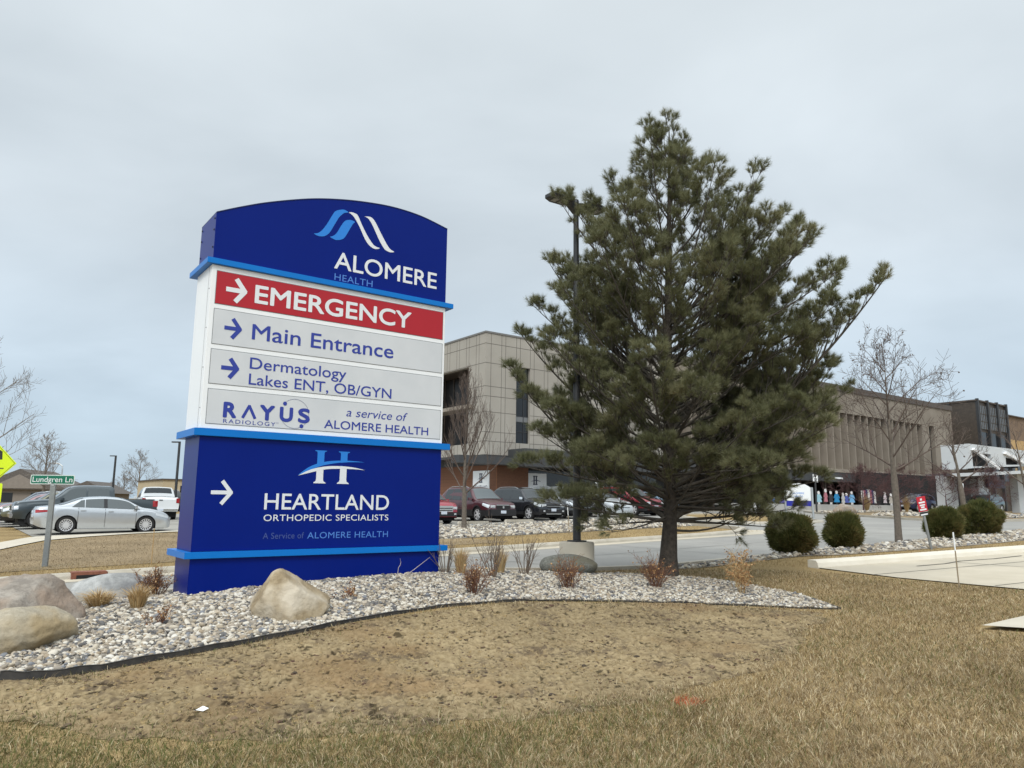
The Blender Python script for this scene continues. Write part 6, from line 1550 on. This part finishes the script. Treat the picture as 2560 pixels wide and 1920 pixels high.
    if mx is not None:
        z = zbelt(mx) + .10
        for s in (1, -1):
            y = side_y(mx, z - .08); mb = MB(); mb.hexa([(mx - .05, s * y, z - .05), (mx + .09, s * (y + .03), z - .05), (mx + .04, s * (y + .20), z - .05), (mx - .06, s * (y + .20), z - .05), (mx - .05, s * y, z + .06), (mx + .07, s * (y + .03), z + .07), (mx + .02, s * (y + .20), z + .08), (mx - .06, s * (y + .20), z + .08)])
            mb.build('mirror', S.get('mirror_m', paint), t, bevel=.015)
    if S.get('rails'):
        for s in (1, -1):
            x0, x1 = S['rails']; n_ = 7; pts = []
            for i in range(n_ + 1):
                x = x0 + (x1 - x0) * i / n_; z = ze(x) + (.055 if 0 < i < n_ else .0); pts.append((x, s * (side_y(x, ze(x)) - .08), z))
            mb = MB(); mb.tube(pts, .018, 6); mb.build('roof_rail', S.get('rail_m', M_alum), t, smooth=True)
    if S.get('bed'):
        x0, x1, zd = S['bed']; mb = MB(); mb.box(x0, x1, -W / 2 + .16, W / 2 - .16, zd - .01, zd + .012); mb.build('bed_cover', M_black, t)
    return t
def paint(name, c, metal=.35, rough=.28): return mat(name, c, rough, metal, coat=.7, spec=.5)
A_U, A_MU, A_MV, A_V = YAW, YAW + math.pi, YAW - math.pi / 2, YAW + math.pi / 2
def sedan(L=4.88, W=1.84, H=1.445):
    h = L / 2
    return dict(L=L, W=W, xf=h - .97, xr=-h + 1.08, wr=.335, spokes=15, spoke_w=.034, lean=.46, crown=.045,
        top=[(-h, .86), (-h + .04, 1.02), (-h + .45, 1.075), (-h + .95, 1.16), (-h + 1.55, 1.385), (-h + 2.1, H), (-h + 2.6, H), (-h + 3.15, 1.36), (-h + 3.75, 1.05), (-h + 4.2, .965), (-h + 4.6, .86), (h - .08, .72), (h, .60)],
        belt=[(-h, .82), (-h + .3, .985), (-h + 1.0, 1.005), (-h + 2.5, .955), (-h + 3.7, .90), (-h + 4.3, .83), (h - .1, .66), (h, .56)],
        bottom=[(-h, .36), (-h + .2, .26), (-h + .6, .19), (h - .8, .18), (h - .1, .19), (h, .24)],
        side=[(-h + 1.22, -h + 1.66, .03, .05, 'quarter_window', .30, .0), (-h + 1.69, -h + 2.34, .03, .05, 'side_window', .0, 0), (-h + 2.33, -h + 2.47, .03, .05, 'door_pillar', 0, 0), (-h + 2.46, -h + 3.66, .03, .05, 'side_window', 0, .36)],
        wind=(-h + 2.98, -h + 3.74), rear=(-h + .82, -h + 1.62), seams=[-h + 1.45, -h + 2.40, -h + 3.52], handles=[-h + 1.62, -h + 2.60], mirror=-h + 3.50,
        patch=[('tail_lamp', M_tail, -h + .03, -h + .62, .80, .92, .86, .91), ('headlamp', M_lamp, h - .62, h - .12, .70, .80, .58, .66)],
        face=[('bumper_trim', M_black, h - .06, -.62, .62, .30, .44, .05, False), ('number_plate', M_plate, -h + .0, -.16, .16, .62, .74, .02, False), ('diffuser', M_black, -h + .06, -.70, .70, .28, .42, .05, False), ('grille', M_black, h - .04, -.45, .45, .50, .58, .04, False)])
def suv(L=4.74, W=1.87, H=1.74, wr=.36):
    h = L / 2
    return dict(L=L, W=W, xf=h - .95, xr=-h + .95, wr=wr, spokes=6, spoke_w=.07, lean=.30, crown=.05,
        top=[(-h, .70), (-h + .05, 1.05), (-h + .22, 1.42), (-h + .55, H - .06), (-h + 1.1, H), (-h + 2.1, H), (-h + 2.75, H - .06), (-h + 3.15, 1.40), (-h + 3.55, 1.13), (-h + 4.1, 1.06), (h - .2, .97), (h - .03, .86), (h, .76)],
        belt=[(-h, .66), (-h + .08, 1.0), (-h + .5, 1.06), (-h + 2.0, 1.02), (-h + 3.5, 1.0), (-h + 4.2, .94), (h - .1, .80), (h, .70)],
        bottom=[(-h, .42), (-h + .3, .30), (h - .5, .28), (h - .1, .28), (h, .34)],
        plan=[(-h, .84), (-h + .15, .94), (-h + .6, .99), (0, 1.0), (h - 1.0, 1.0), (h - .4, .97), (h - .12, .90), (h, .80)],
        side=[(-h + .55, -h + 1.28, .04, .08, 'quarter_window', .12, 0), (-h + 1.34, -h + 2.15, .04, .08), (-h + 2.22, -h + 3.30, .04, .08, 'side_window', 0, .30)],
        wind=(-h + 2.82, -h + 3.52), rear=(-h + .07, -h + .42), seams=[-h + 1.30, -h + 2.18, -h + 3.30], handles=[-h + 1.5, -h + 2.4], mirror=-h + 3.22, rails=(-h + .6, -h + 2.5),
        patch=[('tail_lamp', M_tail, -h + .02, -h + .22, .72, 1.0, .80, 1.0), ('headlamp', M_lamp, h - .50, h - .06, .80, .93, .68, .83)],
        face=[('headlamp', M_lamp, h - .045, .46, .74, .66, .82, .045, True), ('grille', M_black, h - .01, -.42, .42, .64, .80, .03, False), ('bumper', M_black, h - .01, -.74, .74, .36, .56, .035, False), ('number_plate', M_plate, h + .025, -.16, .16, .46, .60, .012, False), ('fog_lamp', M_lamp, h + .02, .56, .68, .44, .51, .012, True)])
def pickup(L=5.9, W=2.03, H=1.95):
    h = L / 2
    return dict(L=L, W=W, xf=h - .98, xr=-h + 1.25, wr=.41, spokes=6, spoke_w=.08, lean=.24, crown=.04, breaks=[-h + 1.86, -h + 1.90, -h + 1.96],
        top=[(-h, 1.18), (-h + .02, 1.32), (-h + .5, 1.33), (-h + 1.2, 1.33), (-h + 1.84, 1.33), (-h + 1.92, 1.88), (-h + 2.3, H), (-h + 3.2, H), (-h + 3.75, H - .10), (-h + 4.35, 1.36), (-h + 4.9, 1.28), (h - .15, 1.18), (h - .02, 1.05), (h, .96)],
        belt=[(-h, 1.16), (-h + .5, 1.30), (-h + 1.9, 1.30), (-h + 3.0, 1.22), (-h + 4.3, 1.17), (h - .4, 1.08), (h, .90)],
        bottom=[(-h, .50), (-h + .3, .44), (h - .5, .40), (h, .44)],
        plan=[(-h, .97), (-h + .1, .99), (0, 1.0), (h - .6, .99), (h - .12, .95), (h, .90)],
        side=[(-h + 2.08, -h + 3.0, .05, .10, 'side_window', .06, 0), (-h + 3.08, -h + 4.12, .05, .10, 'side_window', 0, .34)],
        wind=(-h + 3.70, -h + 4.32), rear=(-h + 1.855, -h + 1.915), seams=[-h + 1.95, -h + 3.04, -h + 4.1], handles=[-h + 2.25, -h + 3.25], mirror=-h + 4.02,
        patch=[('tail_lamp', M_tail, -h + .01, -h + .20, .98, 1.26, .98, 1.26), ('headlamp', M_lamp, h - .22, h - .05, .84, .99, .82, .98)],
        face=[('headlamp', M_lamp, h - .03, .60, .92, .80, 1.00, .05, True), ('grille', M_chrome, h + .0, -.56, .56, .72, 1.04, .03, False), ('grille_bars', M_black, h + .03, -.50, .50, .78, .98, .012, False), ('bumper', M_chrome, h + .03, -.95, .95, .46, .66, .06, False), ('tail_lamp', M_tail, -h - .0, .82, 1.0, .98, 1.26, .03, True), ('rear_bumper', M_chrome, -h - .03, -.95, .95, .48, .64, .06, False), ('tailgate_handle', M_black, -h - .005, -.10, .10, 1.12, 1.17, .02, False), ('number_plate', M_plate, -h - .08, -.16, .16, .52, .64, .012, False)],
        bed=(-h + .10, -h + 1.78, 1.325))
S_ = sedan(); make_car('silver_sedan', 'silver four door sedan with multi spoke wheels parked beside the sidewalk at left', 'car', 5.02, 34.78, A_U, S_, paint('silver_paint', (.50, .53, .56), .55, .25), glass=M_glassp)
S_ = pickup(); make_car('dark_pickup', 'dark grey crew cab pickup parked behind the silver sedan', 'pickup truck', 5.15, 41.0, A_MU, S_, paint('slate_paint', (.05, .064, .072), .5, .3), glass=M_glassp)
S_ = suv(4.8, 1.9, 1.70); make_car('olive_crossover', 'olive green crossover whose front shows left of the dark pickup', 'car', 4.35, 44.3, A_MU, S_, paint('olive_paint', (.14, .135, .085), .4, .3), lower=M_black)
S_ = suv(4.7, 1.85, 1.62); make_car('plum_crossover', 'car with a dull pinkish roof pillar between the olive and navy ones', 'car', 4.2, 47.4, A_MU, S_, paint('dusty_plum_paint', (.25, .15, .16), .4, .3), glass=M_glassp)
S_ = suv(4.85, 1.9, 1.72); make_car('navy_suv', 'dark navy vehicle with chrome window line, farthest back in the row at left', 'car', 4.2, 50.6, A_MU, S_, paint('navy_car_paint', (.025, .032, .055), .4, .3))
S_ = pickup(5.8, 2.02, 1.93); x, y = -21.9, 46.5; make_car('white_pickup', 'white pickup seen from behind over the bed of the dark pickup', 'pickup truck', x * CY + y * SY, -x * SY + y * CY, A_V - .10, S_, paint('white_car_paint', (.70, .72, .73), 0, .3))
S_ = suv(4.9, 1.95, 1.82); S_['rear'] = (-2.45 + .06, -2.45 + .36); x, y = -30.2, 66; make_car('charcoal_suv', 'dark vehicle seen from behind between the white pickup and the tall blue sign', 'car', x * CY + y * SY, -x * SY + y * CY, A_V, S_, paint('charcoal_paint', (.035, .035, .042), .4, .3))
# right of the sign: noses towards the rock bed
S_ = suv(4.74, 1.87, 1.75); S_['face'] += [('grille_badge', M_chrome, 2.40, -.05, .05, .67, .77, .01, False), ('grille_lip', M_chrome, 2.35, -.40, .40, .81, .845, .02, False)]; S_['wglass'] = M_glassp; S_['clad'] = .30; S_['face'] = [f if f[0] != 'bumper' else ('bumper', M_black, 2.36, -.80, .80, .30, .62, .05, False) for f in S_['face']]; S_['face'].append(('number_plate', M_plate, 2.42, -.16, .16, .42, .56, .012, False))
make_car('maroon_suv', 'maroon vehicle with black lower cladding parked beside the slim bare tree', 'car', 21.95, 32.6, A_MV, S_, paint('maroon_paint', (.075, .018, .025), .3, .3), lower=M_black, group='cars parked behind the rock bed')
S_ = suv(4.77, 1.84, 1.70); S_['mirror_m'] = M_chrome; S_['rail_m'] = M_alum; S_['face'] += [('grille_lip', M_chrome, 2.39, -.44, .44, .70, .735, .02, False), ('skid_bar', M_chrome, 2.41, -.50, .50, .31, .35, .015, False), ('grille_frame', M_chrome, 2.36, -.40, .40, .53, .565, .05, False)]
make_car('charcoal_crossover', 'charcoal vehicle with chrome mirrors between the maroon one and the pine', 'car', 24.85, 32.2, A_MV, S_, paint('black_car_paint', (.020, .022, .027), .3, .22), lower=M_black, group='cars parked behind the rock bed')
S_ = suv(4.5, 1.84, 1.68); S_['face'] = [f for f in S_['face'] if f[0] not in ('grille',)] + [('grille', M_chrome, 2.25, -.50, .50, .58, .86, .03, False), ('grille_bars', M_black, 2.275, -.46, .46, .62, .66, .012, False), ('grille_bars', M_black, 2.275, -.46, .46, .72, .76, .012, False)]
make_car('red_crossover', 'bright red vehicle half hidden by the right edge of the blue sign', 'car', 18.6, 32.6, A_MV, S_, paint('red_car_paint', (.30, .022, .040), .3, .25), lower=M_black, group='cars parked behind the rock bed')
for u, v, k, c, lab in ((27.4, 32.6, 'suv', (.16, .17, .18), 'grey vehicle just right of the charcoal one, behind the pine branches'), (30.3, 32.6, 'sedan', (.55, .58, .60), 'pale silver car behind the left half of the pine'), (33.4, 33.0, 'suv', (.24, .02, .03), 'red vehicle glimpsed through the pine left of its trunk'), (36.4, 33.6, 'sedan', (.22, .32, .42), 'light blue car glimpsed through the pine right of its trunk')):
    S_ = suv() if k == 'suv' else sedan(); S_['mirror_m'] = M_alum if u < 28 else None or paint('mirror_paint', c)
    make_car('parked_car', lab, 'car', u, v, A_MV, S_, paint('car_paint', c, .35, .28), group='cars parked behind the rock bed', lower=M_black if k == 'suv' else None)
# right: cars near the entrance
S_ = suv(4.6, 1.82, 1.60); make_car('blue_crossover', 'dark blue car with headlamps facing left, parked beyond the bare street tree', 'car', 70.1, 33.0, A_MU, S_, paint('blue_car_paint', (.04, .06, .16), .4, .28), dz=.05)
S_ = suv(4.5, 1.8, 1.62); make_car('teal_car', 'teal grey car half hidden behind the clipped shrubs before the white column', 'car', 74.6, 29.0, A_MU, S_, paint('teal_paint', (.07, .13, .16), .4, .28), glass=M_glassp, dz=.05)
S_ = suv(4.9, 1.95, 1.80); make_car('black_suv', 'black vehicle parked at the entrance near the right edge', 'car', 70.2, 23.0, A_MU + .25, S_, paint('black_suv_paint', (.012, .016, .018), .3, .25), dz=.05)
